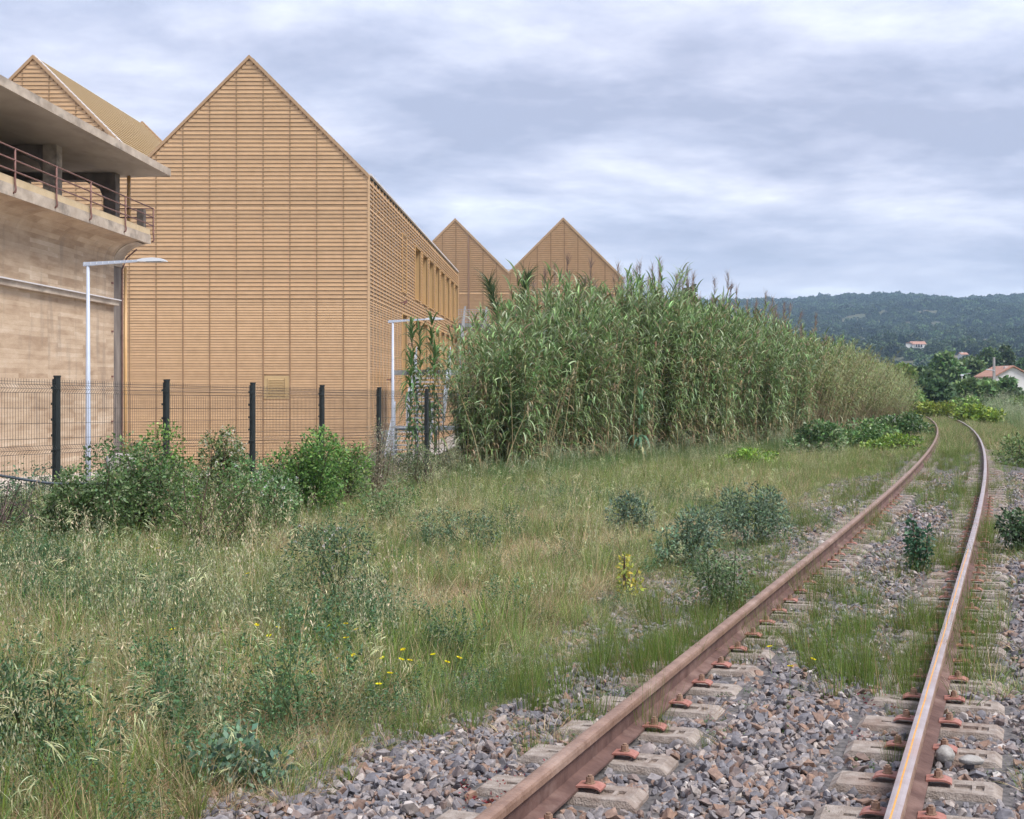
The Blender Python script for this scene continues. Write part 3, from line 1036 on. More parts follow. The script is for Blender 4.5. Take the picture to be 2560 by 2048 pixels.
for k in range(len(FP) - 1):
    (xa, ya), (xb, yb_) = FP[k], FP[k + 1]
    mb = MB()
    L = math.hypot(xb - xa, yb_ - ya)
    n = int(L / 0.05)
    H = 1.83
    prof = []                                            # (depth below top, bulge)
    folds = (0.07, 0.83, 1.6)
    pts = [(0.0, 0.0)]
    for f_ in folds[:2]:
        pts += [(f_, 0.0), (f_ + 0.05, 0.045), (f_ + 0.10, 0.0)]
    pts += [(H, 0.0)]
    for i in range(1, n):
        t = i / n
        cx, cy = xa + (xb - xa) * t, ya + (yb_ - ya) * t
        zt = ftop(cy) - 0.03
        line = [(cx + dn[0] * bu, cy + dn[1] * bu, zt - dpt) for dpt, bu in pts]
        mb.tube(line, 0.0026, 3, cap=False)
    for dpt, bu in [(0.035, 0.0)] + [p for p in pts[1:-1]] + [(d_, 0.0) for d_ in (0.36, 0.55, 0.74, 1.12, 1.31, 1.5, 1.69)]:
        mb.tube([(xa + dn[0] * bu, ya + dn[1] * bu, ftop(ya) - 0.03 - dpt), (xb + dn[0] * bu, yb_ + dn[1] * bu, ftop(yb_) - 0.03 - dpt)], 0.003, 3, cap=False)
    mb.build('wire_panel', m_black, fence, fix=False)

hz_ = MB()
hz_.tube([wp(a, b, 17.0) for a, b in ((-120, 1160), (-40, 1182), (0, 1189), (60, 1199), (120, 1208), (160, 1210), (200, 1209.5), (238, 1209), (300, 1212))], 0.017, 8)
tag(hz_.build('hose', m_hose, smooth=True), 'dark blue-grey hose hanging along the fence at left', 'hose')

# ------------------------------------------------------------------ street lamps


def street_lamp(px, D_, top_py, arm_px, base_z, label):
    x_, _, zt = wp(px, top_py, D_)
    root = empty('street_lamp', (x_, D_, base_z), label, 'street lamp', 'yard lamps behind the fence')
    k = D_ / F
    MB().tube([(x_, D_, base_z), (x_, D_, base_z + 1.2), (x_, D_, zt - 0.03)], [0.055, 0.05, 0.031], 12).build('pole', m_lamp, root, smooth=True)
    a0, a1 = x_ - 11 * k * 27 / D_ * D_ / 27, x_ + arm_px * k
    arm = MB()
    arm.prism([(a0, zt), (a0, zt - 0.075), (a0 + 1.08, zt + 0.01), (a0 + 1.08, zt + 0.05)], D_ - 0.035, D_ + 0.035, 'y')
    arm = arm.build('arm', m_lamp, root)
    mb = MB()
    for j in range(9):
        t0 = a0 + 0.03 + j * 0.115
        mb.box(t0, t0 + 0.012, D_ - 0.041, D_ - 0.0355, zt - 0.055 + j * 0.0085, zt + 0.002 + j * 0.004)
    mb.build('arm_rib', m_lampw, arm)
    hd = MB()
    h0 = a0 + 1.06
    prof = [(h0, zt + 0.045), (h0 + 0.12, zt + 0.075), (h0 + 0.3, zt + 0.085), (h0 + 0.45, zt + 0.07), (h0 + 0.53, zt + 0.035), (h0 + 0.53, zt + 0.018), (h0 + 0.3, zt + 0.012), (h0, zt + 0.012)]
    hd.prism(prof, D_ - 0.11, D_ + 0.11, 'y')
    hd = hd.build('lamp_head', m_lampw, root)
    MB().box(h0 + 0.16, h0 + 0.44, D_ - 0.08, D_ + 0.08, zt + 0.004, zt + 0.011).build('lamp_lens', m_galv_d, hd)


street_lamp(220, 27.0, 656, 193, -0.45, 'pale blue-grey street lamp before the concrete wall')
street_lamp(982, 40.3, 801, 125, -1.0, 'pale blue-grey street lamp beside the corner of the golden building')

# ------------------------------------------------------------------ steel stairs beside the long wall
st = empty('outdoor_stair', (-6.2, 57.0, -2.2), 'galvanised steel outdoor stair with sheet balustrades beside the golden building', 'stair')
SX0, SX1 = -7.15, -5.55


def flight(ya, za, yb2, zb2, x0, x1):
    n = max(3, round((zb2 - za) / 0.175))
    for k in range(n):
        t = (k + 0.5) / n
        y_, z_ = ya + (yb2 - ya) * t, za + (zb2 - za) * (k + 1) / n
        MB().box(x0 + 0.03, x1 - 0.03, y_ - 0.15, y_ + 0.13, z_ - 0.045, z_).build('tread', m_galv, st)
    for x_ in (x0, x1):
        MB().prism([(ya, za - 0.1), (ya, za + 1.05), (yb2, zb2 + 1.05), (yb2, zb2 - 0.15)], x_ - 0.02, x_ + 0.02, 'x').build('balustrade', m_galv, st)
        MB().tube([(x_, ya - 0.05, za + 1.08), (x_, yb2, zb2 + 1.08)], 0.03, 6).build('handrail', m_galv, st)


flight(56.4, -2.2, 60.0, -0.1, SX0, SX1)
MB().box(SX0 - 0.25, SX1 + 2.3, 60.0, 61.8, -0.25, -0.1).build('landing', m_galv_d, st)
flight(61.8, -0.1, 66.0, 2.4, SX0 + 0.3, SX1 + 0.3)
MB().box(SX0 - 0.9, SX1 + 0.5, 66.0, 68.4, 2.18, 2.4).build('landing', m_galv_d, st)
for (x_, y_, z_) in ((SX0, 60.2, -0.25), (SX1, 61.6, -0.25), (SX0 + 0.3, 66.2, 2.18), (SX1 + 0.5, 68.2, 2.18), (SX1 + 2.2, 61.5, -0.25)):
    MB().box(x_ - 0.06, x_ + 0.06, y_ - 0.06, y_ + 0.06, -2.4, z_).build('support_post', m_galv_d, st)
MB().box(SX0 - 0.6, SX0 - 0.5, 59.9, 61.8, -2.3, -0.3).build('support_post', m_galv_d, st)

wk = empty('steel_walkway', (*wp(1180, 815, 112)[:2], -2.3), 'raised steel walkway between the two golden buildings above the reeds', 'walkway')
w0, w1 = wp(1146, 818, 112), wp(1222, 805, 112)
MB().box(w0[0], w1[0], 112, 124.5, w0[2], w1[2] - 0.1).build('deck', m_galv_d, wk)
for px in (1150, 1222):
    x_ = wx(px, 112)
    MB().box(x_ - 0.05, x_ + 0.05, 112.2, 112.3, -2.3, w0[2] - 0.003).build('support_post', m_galv_d, wk)
for (a, b, c_, d_) in ((1152, 850, 1162, 766), (1208, 820, 1216, 768)):
    p, q = wp(a, b, 111.6), wp(c_, d_, 111.8)
    MB().prism([(p[0] - 0.12, p[2]), (p[0] + 0.22, p[2]), (q[0] + 0.1, q[2]), (q[0] - 0.02, q[2])], 111.6, 111.75, 'y').build('stringer_end', m_galv, wk)
mb = MB()
for k in range(12):
    x_ = w0[0] + (w1[0] - w0[0]) * k / 11
    mb.tube([(x_, 112.05, w1[2] - 0.1), (x_, 112.05, w1[2] + 1.0)], 0.012, 4)
for k in range(6):
    z_ = w1[2] + 0.05 + k * 0.19
    mb.tube([(w0[0], 112.05, z_), (w1[0], 112.05, z_)], 0.012, 4)
mb.build('guard_mesh', m_galv, wk)

# ------------------------------------------------------------------ plants: builders


def norm(a):
    return a / (np.linalg.norm(a, axis=-1, keepdims=True) + 1e-9)


class Veg:
    """collects leaf strips and stems (all quads) with one colour per strip"""

    def __init__(s):
        s.V, s.F, s.C, s.n = [], [], [], 0

    def strips(s, base, d, L, W, bend, colr, seg=4, prof=None, roll=None):
        base = np.asarray(base, float).reshape(-1, 3)
        n = len(base)
        if n == 0:
            return
        d = norm(np.broadcast_to(np.asarray(d, float), (n, 3)).copy())
        L = np.broadcast_to(np.asarray(L, float), (n,))
        W = np.broadcast_to(np.asarray(W, float), (n,))
        bend = np.broadcast_to(np.asarray(bend, float), (n,))
        colr = np.broadcast_to(np.asarray(colr, float), (n, 3))
        rnd = rng.normal(size=(n, 3)) if roll is None else roll
        side = norm(np.cross(d, rnd))
        if prof is None:
            prof = np.linspace(1, 0.08, seg + 1)
        P = base.copy()
        out = np.zeros((n, seg + 1, 2, 3))
        for k in range(seg + 1):
            w = (W * prof[k] * 0.5)[:, None]
            out[:, k, 0] = P - side * w
            out[:, k, 1] = P + side * w
            P = P + d * (L / seg)[:, None]
            d = d.copy()
            d[:, 2] -= bend / seg
            d = norm(d)
        idx = np.arange(n * (seg + 1) * 2).reshape(n, seg + 1, 2) + s.n
        Fq = np.stack([idx[:, :-1, 0], idx[:, :-1, 1], idx[:, 1:, 1], idx[:, 1:, 0]], -1).reshape(-1, 4)
        s.V.append(out.reshape(-1, 3))
        s.F.append(Fq)
        s.C.append(np.repeat(colr, (seg + 1) * 2, 0))
        s.n += n * (seg + 1) * 2
        return P

    def tube(s, pts, r, colr, sides=4):
        mb = MB()
        mb.tube(pts, r, sides, cap=False)
        s.V.append(np.array(mb.v))
        s.F.append(np.array(mb.f) + s.n)
        s.C.append(np.tile(np.asarray(colr, float), (len(mb.v), 1)))
        s.n += len(mb.v)

    def mesh(s, name, mat=None):
        V, Fq, C = np.concatenate(s.V), np.concatenate(s.F), np.concatenate(s.C)
        me = bpy.data.meshes.new(name)
        me.vertices.add(len(V))
        me.vertices.foreach_set('co', V.astype(np.float32).ravel())
        me.loops.add(len(Fq) * 4)
        me.loops.foreach_set('vertex_index', Fq.astype(np.int32).ravel())
        me.polygons.add(len(Fq))
        me.polygons.foreach_set('loop_start', np.arange(0, len(Fq) * 4, 4, dtype=np.int32))
        me.polygons.foreach_set('use_smooth', np.ones(len(Fq), bool))
        at = me.attributes.new('col', 'FLOAT_COLOR', 'POINT')
        at.data.foreach_set('color', np.concatenate([C, np.ones((len(C), 1))], 1).astype(np.float32).ravel())
        me.materials.append(mat or m_leaf)
        me.update(calc_edges=True)
        me.validate()
        return me


def pick(cols, n, jit=0.16):
    """n colours drawn from [(rgb, weight)]"""
    w = np.array([c[1] for c in cols], float)
    k = rng.choice(len(cols), n, p=w / w.sum())
    c = np.array([c[0] for c in cols], float)[k]
    return c * np.exp(rng.normal(0, jit, (n, 1))) * np.exp(rng.normal(0, jit * 0.35, (n, 3)))


LEAFP = np.array([0.25, 1.0, 0.08])
LEAFP3 = np.array([0.3, 1.0, 0.75, 0.05])

GREEN = (0.16, 0.25, 0.07)
OLIVE = (0.25, 0.28, 0.105)
STRAW = (0.56, 0.43, 0.25)
PALE = (0.60, 0.53, 0.36)
RUSSET = (0.42, 0.25, 0.165)
ALFA = (0.085, 0.16, 0.07)
BLUEG = (0.15, 0.225, 0.14)
LIME = (0.22, 0.31, 0.05)


def tuft(n, h0, h1, w, cols, spread=0.09, lean=0.35, bend=0.9, seg=4):
    g = Veg()
    a = rng.uniform(0, 2 * math.pi, n)
    r = spread * np.sqrt(rng.uniform(0, 1, n))
    base = np.stack([r * np.cos(a), r * np.sin(a), np.full(n, -0.03)], 1)
    d = np.stack([np.cos(a) * lean * r / spread, np.sin(a) * lean * r / spread, np.ones(n)], 1) + rng.normal(0, 0.13, (n, 3))
    g.strips(base, d, rng.uniform(h0, h1, n), w * rng.uniform(0.7, 1.3, n), bend * rng.uniform(0.2, 1.4, n), pick(cols, n), seg)
    return g


def oat(n, h0, h1, colr, headc, heads=9, hl=0.022):
    g = Veg()
    base = np.stack([rng.normal(0, 0.07, n), rng.normal(0, 0.07, n), np.full(n, -0.03)], 1)
    d = np.stack([rng.normal(0, 0.14, n), rng.normal(0, 0.14, n), np.ones(n)], 1)
    L = rng.uniform(h0, h1, n)
    b = rng.uniform(0.1, 0.5, n)
    tip = g.strips(base, d, L, 0.0035, b, pick([(colr, 1)], n), 4, prof=np.array([1, 0.9, 0.8, 0.7, 0.5]))
    k = np.repeat(np.arange(n), heads)
    t = rng.uniform(0, 0.27, n * heads)[:, None]
    dd = norm(tip - base)
    p = tip[k] - dd[k] * t * L[k][:, None] - dd[k] * (L[k] / 4)[:, None] + rng.normal(0, 0.022, (n * heads, 3))
    hd = np.stack([rng.normal(0, 0.45, n * heads), rng.normal(0, 0.45, n * heads), -np.ones(n * heads)], 1)
    g.strips(p, hd, rng.uniform(0.8, 1.3, n * heads) * hl, hl * 0.33, 0.2, pick([(headc, 1)], n * heads), 2, prof=LEAFP)
    return g


def brome(n, h0, h1, colr):
    """stems with one-sided drooping tassels of long awned spikelets"""
    g = Veg()
    for _ in range(n):
        a = rng.uniform(0, 2 * math.pi)
        d = np.array([math.cos(a) * 0.35, math.sin(a) * 0.35, 1.0])
        L = rng.uniform(h0, h1)
        base = np.array([rng.normal(0, 0.08), rng.normal(0, 0.08), -0.03])
        tip = g.strips(base, d, L, 0.004, 0.55, pick([(STRAW, 1), (OLIVE, 1)], 1), 5)[0]
        m = rng.integers(7, 13)
        p = tip + np.stack([math.cos(a) * rng.uniform(-0.09, 0.03, m), math.sin(a) * rng.uniform(-0.09, 0.03, m), rng.uniform(-0.07, 0.0, m)], 1)
        hd = np.stack([math.cos(a) * 0.9 + rng.normal(0, 0.25, m), math.sin(a) * 0.9 + rng.normal(0, 0.25, m), rng.uniform(-0.4, 0.25, m)], 1)
        g.strips(p, hd, rng.uniform(0.06, 0.12, m), 0.006, 1.5, pick([(colr, 1)], m), 4, prof=np.array([0.3, 1, 0.8, 0.3, 0.05]))
    return g


def herb(n, h0, h1, colr, leaf=0.022, per=26, bushy=0.3):
    """branching stems thick with small leaflets"""
    g = Veg()
    a = rng.uniform(0, 2 * math.pi, n)
    base = np.stack([rng.normal(0, 0.05, n), rng.normal(0, 0.05, n), np.full(n, -0.03)], 1)
    d = np.stack([np.cos(a) * bushy, np.sin(a) * bushy, np.ones(n)], 1) + rng.normal(0, 0.08, (n, 3))
    L = rng.uniform(h0, h1, n)
    g.strips(base, d, L, 0.005, 0.12, pick([((0.09, 0.13, 0.05), 1)], n), 3)
    k = np.repeat(np.arange(n), per)
    t = rng.beta(1.6, 1.0, n * per)
    dd = norm(d)
    p = base[k] + dd[k] * (t * L[k])[:, None] + rng.normal(0, 0.012, (n * per, 3))
    out = rng.normal(0, 1, (n * per, 3))
    out[:, 2] = np.abs(out[:, 2]) * 0.6 + 0.25
    g.strips(p, out, leaf * rng.uniform(0.7, 1.5, n * per), leaf * 0.55, 0.6, pick([(colr, 1)], n * per, 0.2), 2, prof=LEAFP)
    return g


def source(name, g):
    """an instance source; it is not linked to the scene"""
    return bpy.data.objects.new(name, g.mesh(name) if isinstance(g, Veg) else g)


def scatter(name, P, rot, scl, idx, sources, label=None, cat=None, parent=None):
    P = np.asarray(P, float)
    n = len(P)
    me = bpy.data.meshes.new(name)
    me.vertices.add(n)
    me.vertices.foreach_set('co', P.astype(np.float32).ravel())
    for nm, ty, key, arr in (('rot', 'FLOAT_VECTOR', 'vector', rot), ('scl', 'FLOAT_VECTOR', 'vector', scl), ('idx', 'INT', 'value', idx)):
        at = me.attributes.new(nm, ty, 'POINT')
        at.data.foreach_set(key, np.asarray(arr, np.int32 if ty == 'INT' else np.float32).ravel())
    me.update()
    o = put(name, me, parent)
    t = bpy.data.node_groups.new(name + '_spread', 'GeometryNodeTree')
    t.interface.new_socket('Geometry', in_out='INPUT', socket_type='NodeSocketGeometry')
    t.interface.new_socket('Geometry', in_out='OUTPUT', socket_type='NodeSocketGeometry')
    gi, go = t.nodes.new('NodeGroupInput'), t.nodes.new('NodeGroupOutput')
    iop = t.nodes.new('GeometryNodeInstanceOnPoints')
    jn = t.nodes.new('GeometryNodeJoinGeometry')
    for so in reversed(sources):
        ob = t.nodes.new('GeometryNodeObjectInfo')
        ob.inputs['Object'].default_value = so
        ob.inputs['As Instance'].default_value = True
        t.links.new(ob.outputs['Geometry'], jn.inputs[0])
    t.links.new(gi.outputs[0], iop.inputs['Points'])
    t.links.new(jn.outputs[0], iop.inputs['Instance'])
    iop.inputs['Pick Instance'].default_value = True
    for nm, ty, sock in (('rot', 'FLOAT_VECTOR', 'Rotation'), ('scl', 'FLOAT_VECTOR', 'Scale'), ('idx', 'INT', 'Instance Index')):
        na = t.nodes.new('GeometryNodeInputNamedAttribute')
        na.data_type = ty
        na.inputs['Name'].default_value = nm
        t.links.new(na.outputs[0], iop.inputs[sock])
    t.links.new(iop.outputs[0], go.inputs[0])
    md = o.modifiers.new('spread', 'NODES')
    md.node_group = t
    tag(o, label, cat, kind='stuff')
    return o


def spread(name, X, Y, Z, sources, smin, smax, label, cat, tilt=0.12, size=None):
    n = len(X)
    rot = np.stack([rng.normal(0, tilt, n), rng.normal(0, tilt, n), rng.uniform(0, 6.283, n)], 1)
    s_ = rng.uniform(smin, smax, n) if size is None else size
    scl = np.stack([s_ * rng.uniform(0.85, 1.15, n), s_ * rng.uniform(0.85, 1.15, n), s_ * rng.uniform(0.8, 1.25, n)], 1)
    return scatter(name, np.stack([X, Y, Z], 1), rot, scl, rng.integers(0, len(sources), n), sources, label, cat)


def noise2(x, y, s, seed):
    """cheap smooth noise about -1..1"""
    v_ = 0
    r = np.random.default_rng(seed)
    for k in range(6):
        a, f, ph = r.uniform(0, 6.28), (1.0 + 0.55 * k) / s, r.uniform(0, 6.28)
        v_ = v_ + np.sin((x * math.cos(a) + y * math.sin(a)) * f * 2.2 + ph) / (1 + 0.35 * k)
    return v_ / 2.2


def surf(x, y):
    """top of ground or ballast"""
    o_ = track_off(x, y)
    g = gz(x, y)
    return np.where(np.abs(o_) < 3.0, np.maximum(g, ballast_z(o_, y)), g)


def sample_field(n_per_m2, y0, y1, px0=-420, px1=3050):
    """random ground points inside the photographed wedge between two distances"""
    A = (px1 - px0) / F * (y1 ** 2 - y0 ** 2) / 2
    n = int(A * n_per_m2)
    y_ = np.sqrt(rng.uniform(y0 ** 2, y1 ** 2, n))
    x_ = (rng.uniform(px0, px1, n) - PX) / F * y_
    return x_, y_


def fence_clear(x, y):
    return x > FX(y) + 0.15

# ------------------------------------------------------------------ meadow
MIX = [(GREEN, 3), (OLIVE, 3), (STRAW, 1.6), (PALE, 0.6)]
src_green = [source('green_tuft', tuft(46, 0.18, 0.42, 0.0075, [(GREEN, 4), (OLIVE, 3), (LIME, 1), (STRAW, 0.6)])) for _ in range(4)]
src_mix = [source('mixed_tuft', tuft(52, 0.15, 0.45, 0.0065, MIX, 0.12, 0.6, 1.3)) for _ in range(4)]
src_dry = [source('dry_tuft', tuft(46, 0.15, 0.45, 0.005, [(STRAW, 4), (PALE, 2), (RUSSET, 2), (OLIVE, 1)], 0.14, 0.8, 1.5)) for _ in range(4)]
src_thatch = [source('flattened_straw', tuft(60, 0.12, 0.36, 0.005, [(STRAW, 4), (PALE, 2.5), (RUSSET, 2.5)], 0.2, 2.2, 1.2)) for _ in range(4)]
src_oat = [source('oat_stems', oat(9, 0.4, 0.75, (0.30, 0.30, 0.14), (0.46, 0.46, 0.28))) for _ in range(4)]
src_brome = [source('brome_stems', brome(5, 0.3, 0.6, (0.50, 0.50, 0.27))) for _ in range(4)]
src_herb = [source('herb_stems', herb(9, 0.28, 0.55, ALFA)) for _ in range(4)]
src_blue = [source('blue_herb_stems', herb(8, 0.25, 0.5, BLUEG, 0.03, 22, 0.45)) for _ in range(3)]
src_rush = [source('horsetail', tuft(64, 0.14, 0.38, 0.004, [((0.115, 0.18, 0.035), 4), ((0.19, 0.23, 0.06), 2), (RUSSET, 0.35)], 0.09, 0.3, 0.25, 3)) for _ in range(4)]
src_low = [source('low_weed', herb(7, 0.05, 0.14, (0.12, 0.19, 0.075), 0.018, 9, 0.9)) for _ in range(3)]


def meadow_points(dens, y0, y1):
    x_, y_ = sample_field(dens, y0, y1)
    o_ = track_off(x_, y_)
    edge_l = -1.62 - 0.62 * np.clip((9.0 - y_) / 2.5, 0, 1) + 0.35 * noise2(x_, y_, 1.1, 3) + 0.25 * np.clip((y_ - 11) / 8, 0, 1)
    edge_r = 2.35 + 0.45 * noise2(x_, y_, 1.6, 4) - 0.2 * np.clip((y_ - 20) / 20, 0, 1)
    ok = ((o_ < edge_l) | (o_ > edge_r)) & fence_clear(x_, y_)
    return x_[ok], y_[ok]


allx, ally = [], []
for dens, y0, y1 in ((150, 5.2, 9.5), (105, 9.5, 15), (62, 15, 24), (34, 24, 40), (14, 40, 75)):
    x_, y_ = meadow_points(dens, y0, y1)
    allx.append(x_)
    ally.append(y_)
mx_, my_ = np.concatenate(allx), np.concatenate(ally)
o_ = track_off(mx_, my_)
nA, nB, nC = noise2(mx_, my_, 1.9, 11), noise2(mx_, my_, 2.3, 12), noise2(mx_, my_, 0.9, 13)
for (px, py, r_m, amp) in ((430, 1590, 0.8, 1.3), (540, 1660, 0.5, 1.0), (1200, 1400, 1.2, 1.2), (1330, 1440, 0.8, 0.9), (250, 1900, 0.5, 1.2), (480, 1990, 0.4, 1.0), (880, 1640, 0.6, 1.0),
                         (1850, 1195, 1.6, 1.2), (1450, 1330, 1.2, 0.8), (950, 1290, 1.6, 0.8), (620, 1330, 1.0, 0.9)):
    dd_ = (CZ + 0.1) / ((py - PY) / F - 0.0045)
    nA = nA + amp * np.exp(-((mx_ - wx(px, dd_)) ** 2 + ((my_ - dd_) * 0.6) ** 2) / r_m ** 2)
for (px, py, r_m, amp) in ((1390, 1510, 0.9, 1.6), (420, 1330, 1.0, 1.2), (1280, 1620, 0.6, 1.2), (900, 1350, 1.5, 0.8), (1600, 1190, 3.0, 1.0), (1180, 1700, 0.4, 1.0)):
    dd_ = (CZ + 0.1) / ((py - PY) / F - 0.0045)
    nB = nB + amp * np.exp(-((mx_ - wx(px, dd_)) ** 2 + ((my_ - dd_) * 0.6) ** 2) / r_m ** 2)
near = np.clip((13 - my_) / 5, 0, 1)
right = o_ > 0
w = np.stack([np.clip(0.9 + 2.2 * nB, 0.1, 4) + 1.2 * right + 0.6 * (my_ > 30),                   # green
              0.75 + 0 * nA,                                                                       # mixed
              np.clip(0.9 + 3.2 * nA, 0.08, 5) * (1 - 0.55 * right),                             # dry
              0.10 + 0.4 * np.clip(nC, 0, 1) + 0.08 * (my_ > 10),                                 # oat
              0.07 + 0.3 * near * np.clip(nC + 0.2, 0, 1),                                       # brome
              np.clip(-0.3 + 2.0 * np.clip(-nA, 0, 1) + 0.5 * near + 1.2 * nC, 0, 4) * (1 - 0.6 * right) * (my_ < 26)], 1)   # herb
w /= w.sum(1, keepdims=True)
kk = (rng.uniform(0, 1, (len(mx_), 1)) > np.cumsum(w, 1)).sum(1)
mz_ = surf(mx_, my_)
grow = 1.0 - 0.16 * np.clip((my_ - 8) / 5, 0, 1) + 0.10 * np.clip((my_ - 20) / 20, 0, 1)
edge_damp = np.where(o_ < 0, np.clip((-o_ - 1.2) / 1.6, 0.38, 1), np.clip((o_ - 1.7) / 1.5, 0.4, 1))
for k, (nm, srcs, lab, cat) in enumerate((
        ('green_grass', src_green, 'fresh green grass tufts across the meadow', 'grass'),
        ('meadow_grass', src_mix, 'mixed olive and straw grass filling the meadow', 'grass'),
        ('dry_grass', src_dry + src_thatch + src_thatch, 'dry straw-coloured grass patches in the meadow', 'grass'),
        ('wild_oats', src_oat, 'pale wild oat stems with hanging seed heads in the meadow', 'grass'),
        ('brome_grass', src_brome, 'drooping pale brome seed heads in the foreground meadow', 'grass'),
        ('wild_alfalfa', src_herb, 'dark blue-green leafy herbs spreading through the foreground meadow', 'weeds'))):
    s_ = kk == k
    n_ = int(s_.sum())
    spread(nm, mx_[s_], my_[s_], mz_[s_], srcs, 0.7, 1.2, lab, cat, size=np.clip(rng.uniform(0.55, 1.15, n_) + 0.22 * noise2(mx_[s_], my_[s_], 0.6, 57), 0.4, 1.45) * grow[s_] * edge_damp[s_])

# tall single straw stems rising out of the meadow
src_stem = [source('tall_straw', oat(2, 0.75, 1.1, (0.52, 0.43, 0.24), (0.55, 0.46, 0.30), 16, 0.026)) for _ in range(4)]
lx_, ly_ = sample_field(1.6, 6.2, 17, -100, 1500)
ok = (track_off(lx_, ly_) < -2.6) & fence_clear(lx_, ly_)
spread('tall_straw', lx_[ok], ly_[ok], gz(lx_[ok], ly_[ok]), src_stem, 0.8, 1.1, 'tall pale straw stems rising above the foreground meadow', 'grass', 0.16)

# rank growth along both sides of the fence
n = 620
fy = rng.uniform(16.5, 33, n)
fx_ = FX(fy) + rng.normal(0.05, 0.42, n)
spread('fence_grass', fx_, fy, np.maximum(gz(fx_, fy), np.where(fx_ < FX(fy) - 0.5, yard_z(fx_, fy), -9)), src_green + src_mix + src_herb + src_blue, 0.9, 1.7, 'rank green grass and weeds along the foot of the fence', 'grass')

# horsetails and low weeds growing through the ballast
tx_, ty_ = [], []
for (px, py, rx, ry, n) in (
        (1740, 1625, 60, 55, 14), (1660, 1660, 60, 40, 9), (1560, 1650, 90, 45, 9), (1480, 1690, 90, 40, 7), (1330, 1735, 40, 30, 5), (1250, 1720, 60, 40, 6),
        (1810, 1560, 50, 40, 9), (1905, 1480, 45, 40, 10), (1975, 1410, 40, 40, 9), (1700, 1560, 80, 40, 10), (1380, 1790, 30, 20, 2), (1490, 1800, 20, 20, 2), (1560, 1830, 30, 18, 2),
        (2110, 1690, 70, 55, 16), (2060, 1640, 90, 40, 9), (2180, 1590, 60, 40, 8), (2150, 1470, 70, 45, 9), (2060, 1520, 70, 35, 6),
        (2315, 1610, 35, 70, 14), (2335, 1540, 30, 50, 9), (2290, 1690, 25, 40, 6), (2270, 1770, 20, 25, 3),
        (2395, 1620, 25, 60, 7), (2410, 1550, 20, 40, 5), (2375, 1700, 20, 35, 4), (2385, 1400, 22, 55, 9), (2455, 1380, 18, 50, 7), (2430, 1330, 20, 50, 8),
        (2010, 1320, 30, 25, 7), (2170, 1330, 35, 25, 5), (2300, 1400, 60, 35, 6), (2400, 1240, 30, 50, 12), (2450, 1220, 25, 60, 12), (2350, 1260, 40, 40, 7),
        (2120, 1260, 30, 25, 7), (2200, 1235, 30, 20, 6), (2280, 1200, 30, 25, 7), (2330, 1160, 50, 30, 14), (2380, 1120, 40, 30, 14), (2390, 1085, 40, 20, 12)):
    for _ in range(int(n * 1.15)):
        a, b = px + rng.normal(0, rx * 0.8), py + rng.normal(0, ry * 0.6)
        D_ = (CZ + 0.21) / ((b - PY) / F - SL)
        if D_ < 0:
            continue
        x_ = wx(a, D_)
        of = abs(abs(float(track_off(x_, D_))) - GA)
        if of < 0.07:
            x_ += 0.12
        m_ = int(np.clip(1.5 + D_ / 16, 1, 5))
        tx_ += list(x_ + rng.normal(0, 0.05 * m_, m_))
        ty_ += list(D_ + rng.normal(0, 0.09 * m_, m_))
tx_, ty_ = np.array(tx_), np.array(ty_)
keep = np.abs(np.abs(track_off(tx_, ty_)) - GA) > 0.06
tx_, ty_ = tx_[keep], ty_[keep]
spread('horsetails', tx_, ty_, surf(tx_, ty_) - 0.01, src_rush, 0.45, 1.1, 'upright green horsetail tufts growing along the rails', 'weeds', 0.08)
lx_, ly_ = sample_field(40, 6.0, 30, 600, 2680)
o_ = track_off(lx_, ly_)
ok = (np.abs(o_) < 2.6) & (noise2(lx_, ly_, 0.8, 21) > 0.0 + 0.45 * np.clip((8.5 - ly_) / 2, 0, 1)) & (np.abs(np.abs(o_) - GA) > 0.1)
lx_, ly_ = lx_[ok], ly_[ok]
spread('ballast_weeds', lx_, ly_, surf(lx_, ly_), src_low + src_low + src_rush[:1] + src_mix[:1] + src_thatch[:1], 0.3, 0.75, 'low straggling green weeds in the ballast between the rails', 'weeds')
lx_, ly_ = sample_field(17, 22, 120, 1900, 2560)
o_ = track_off(lx_, ly_)
ok = (np.abs(o_) < 3.3) & (rng.uniform(0, 1, len(lx_)) < np.clip((ly_ - 25) / 26, 0.04, 1) * np.clip(70 / ly_, 0.3, 1)) & (np.abs(np.abs(o_) - GA) > 0.12)
lx_, ly_ = lx_[ok], ly_[ok]
spread('track_grass', lx_, ly_, surf(lx_, ly_), src_green + src_rush, 0.4, 0.75, 'green grass overgrowing the far part of the track', 'grass')
lx_, ly_ = sample_field(7, 42, 125, 1950, 2560)
o_ = track_off(lx_, ly_)
ok = (np.abs(o_) < 3.6) & (np.abs(np.abs(o_) - GA) > 0.2)
lx_, ly_ = lx_[ok], ly_[ok]
spread('far_track_growth', lx_, ly_, surf(lx_, ly_), src_mix + src_dry + src_green, 0.7, 1.25, 'rough brownish green growth over the far end of the track', 'grass')
src_red = [source('red_stonecrop', herb(6, 0.03, 0.08, (0.26, 0.045, 0.05), 0.014, 12, 1.0))]
rp = [(1215, 1985), (1195, 2000), (1230, 1998), (1870, 1655), (2215, 1760), (2225, 1768), (2105, 1860), (2120, 1850), (1945, 1590), (2100, 1420), (1180, 1990), (1300, 1925)]
rx_ = np.array([wx(a, (CZ + 0.21) / ((b - PY) / F - SL)) for a, b in rp])
ry_ = np.array([(CZ + 0.21) / ((b - PY) / F - SL) for a, b in rp])
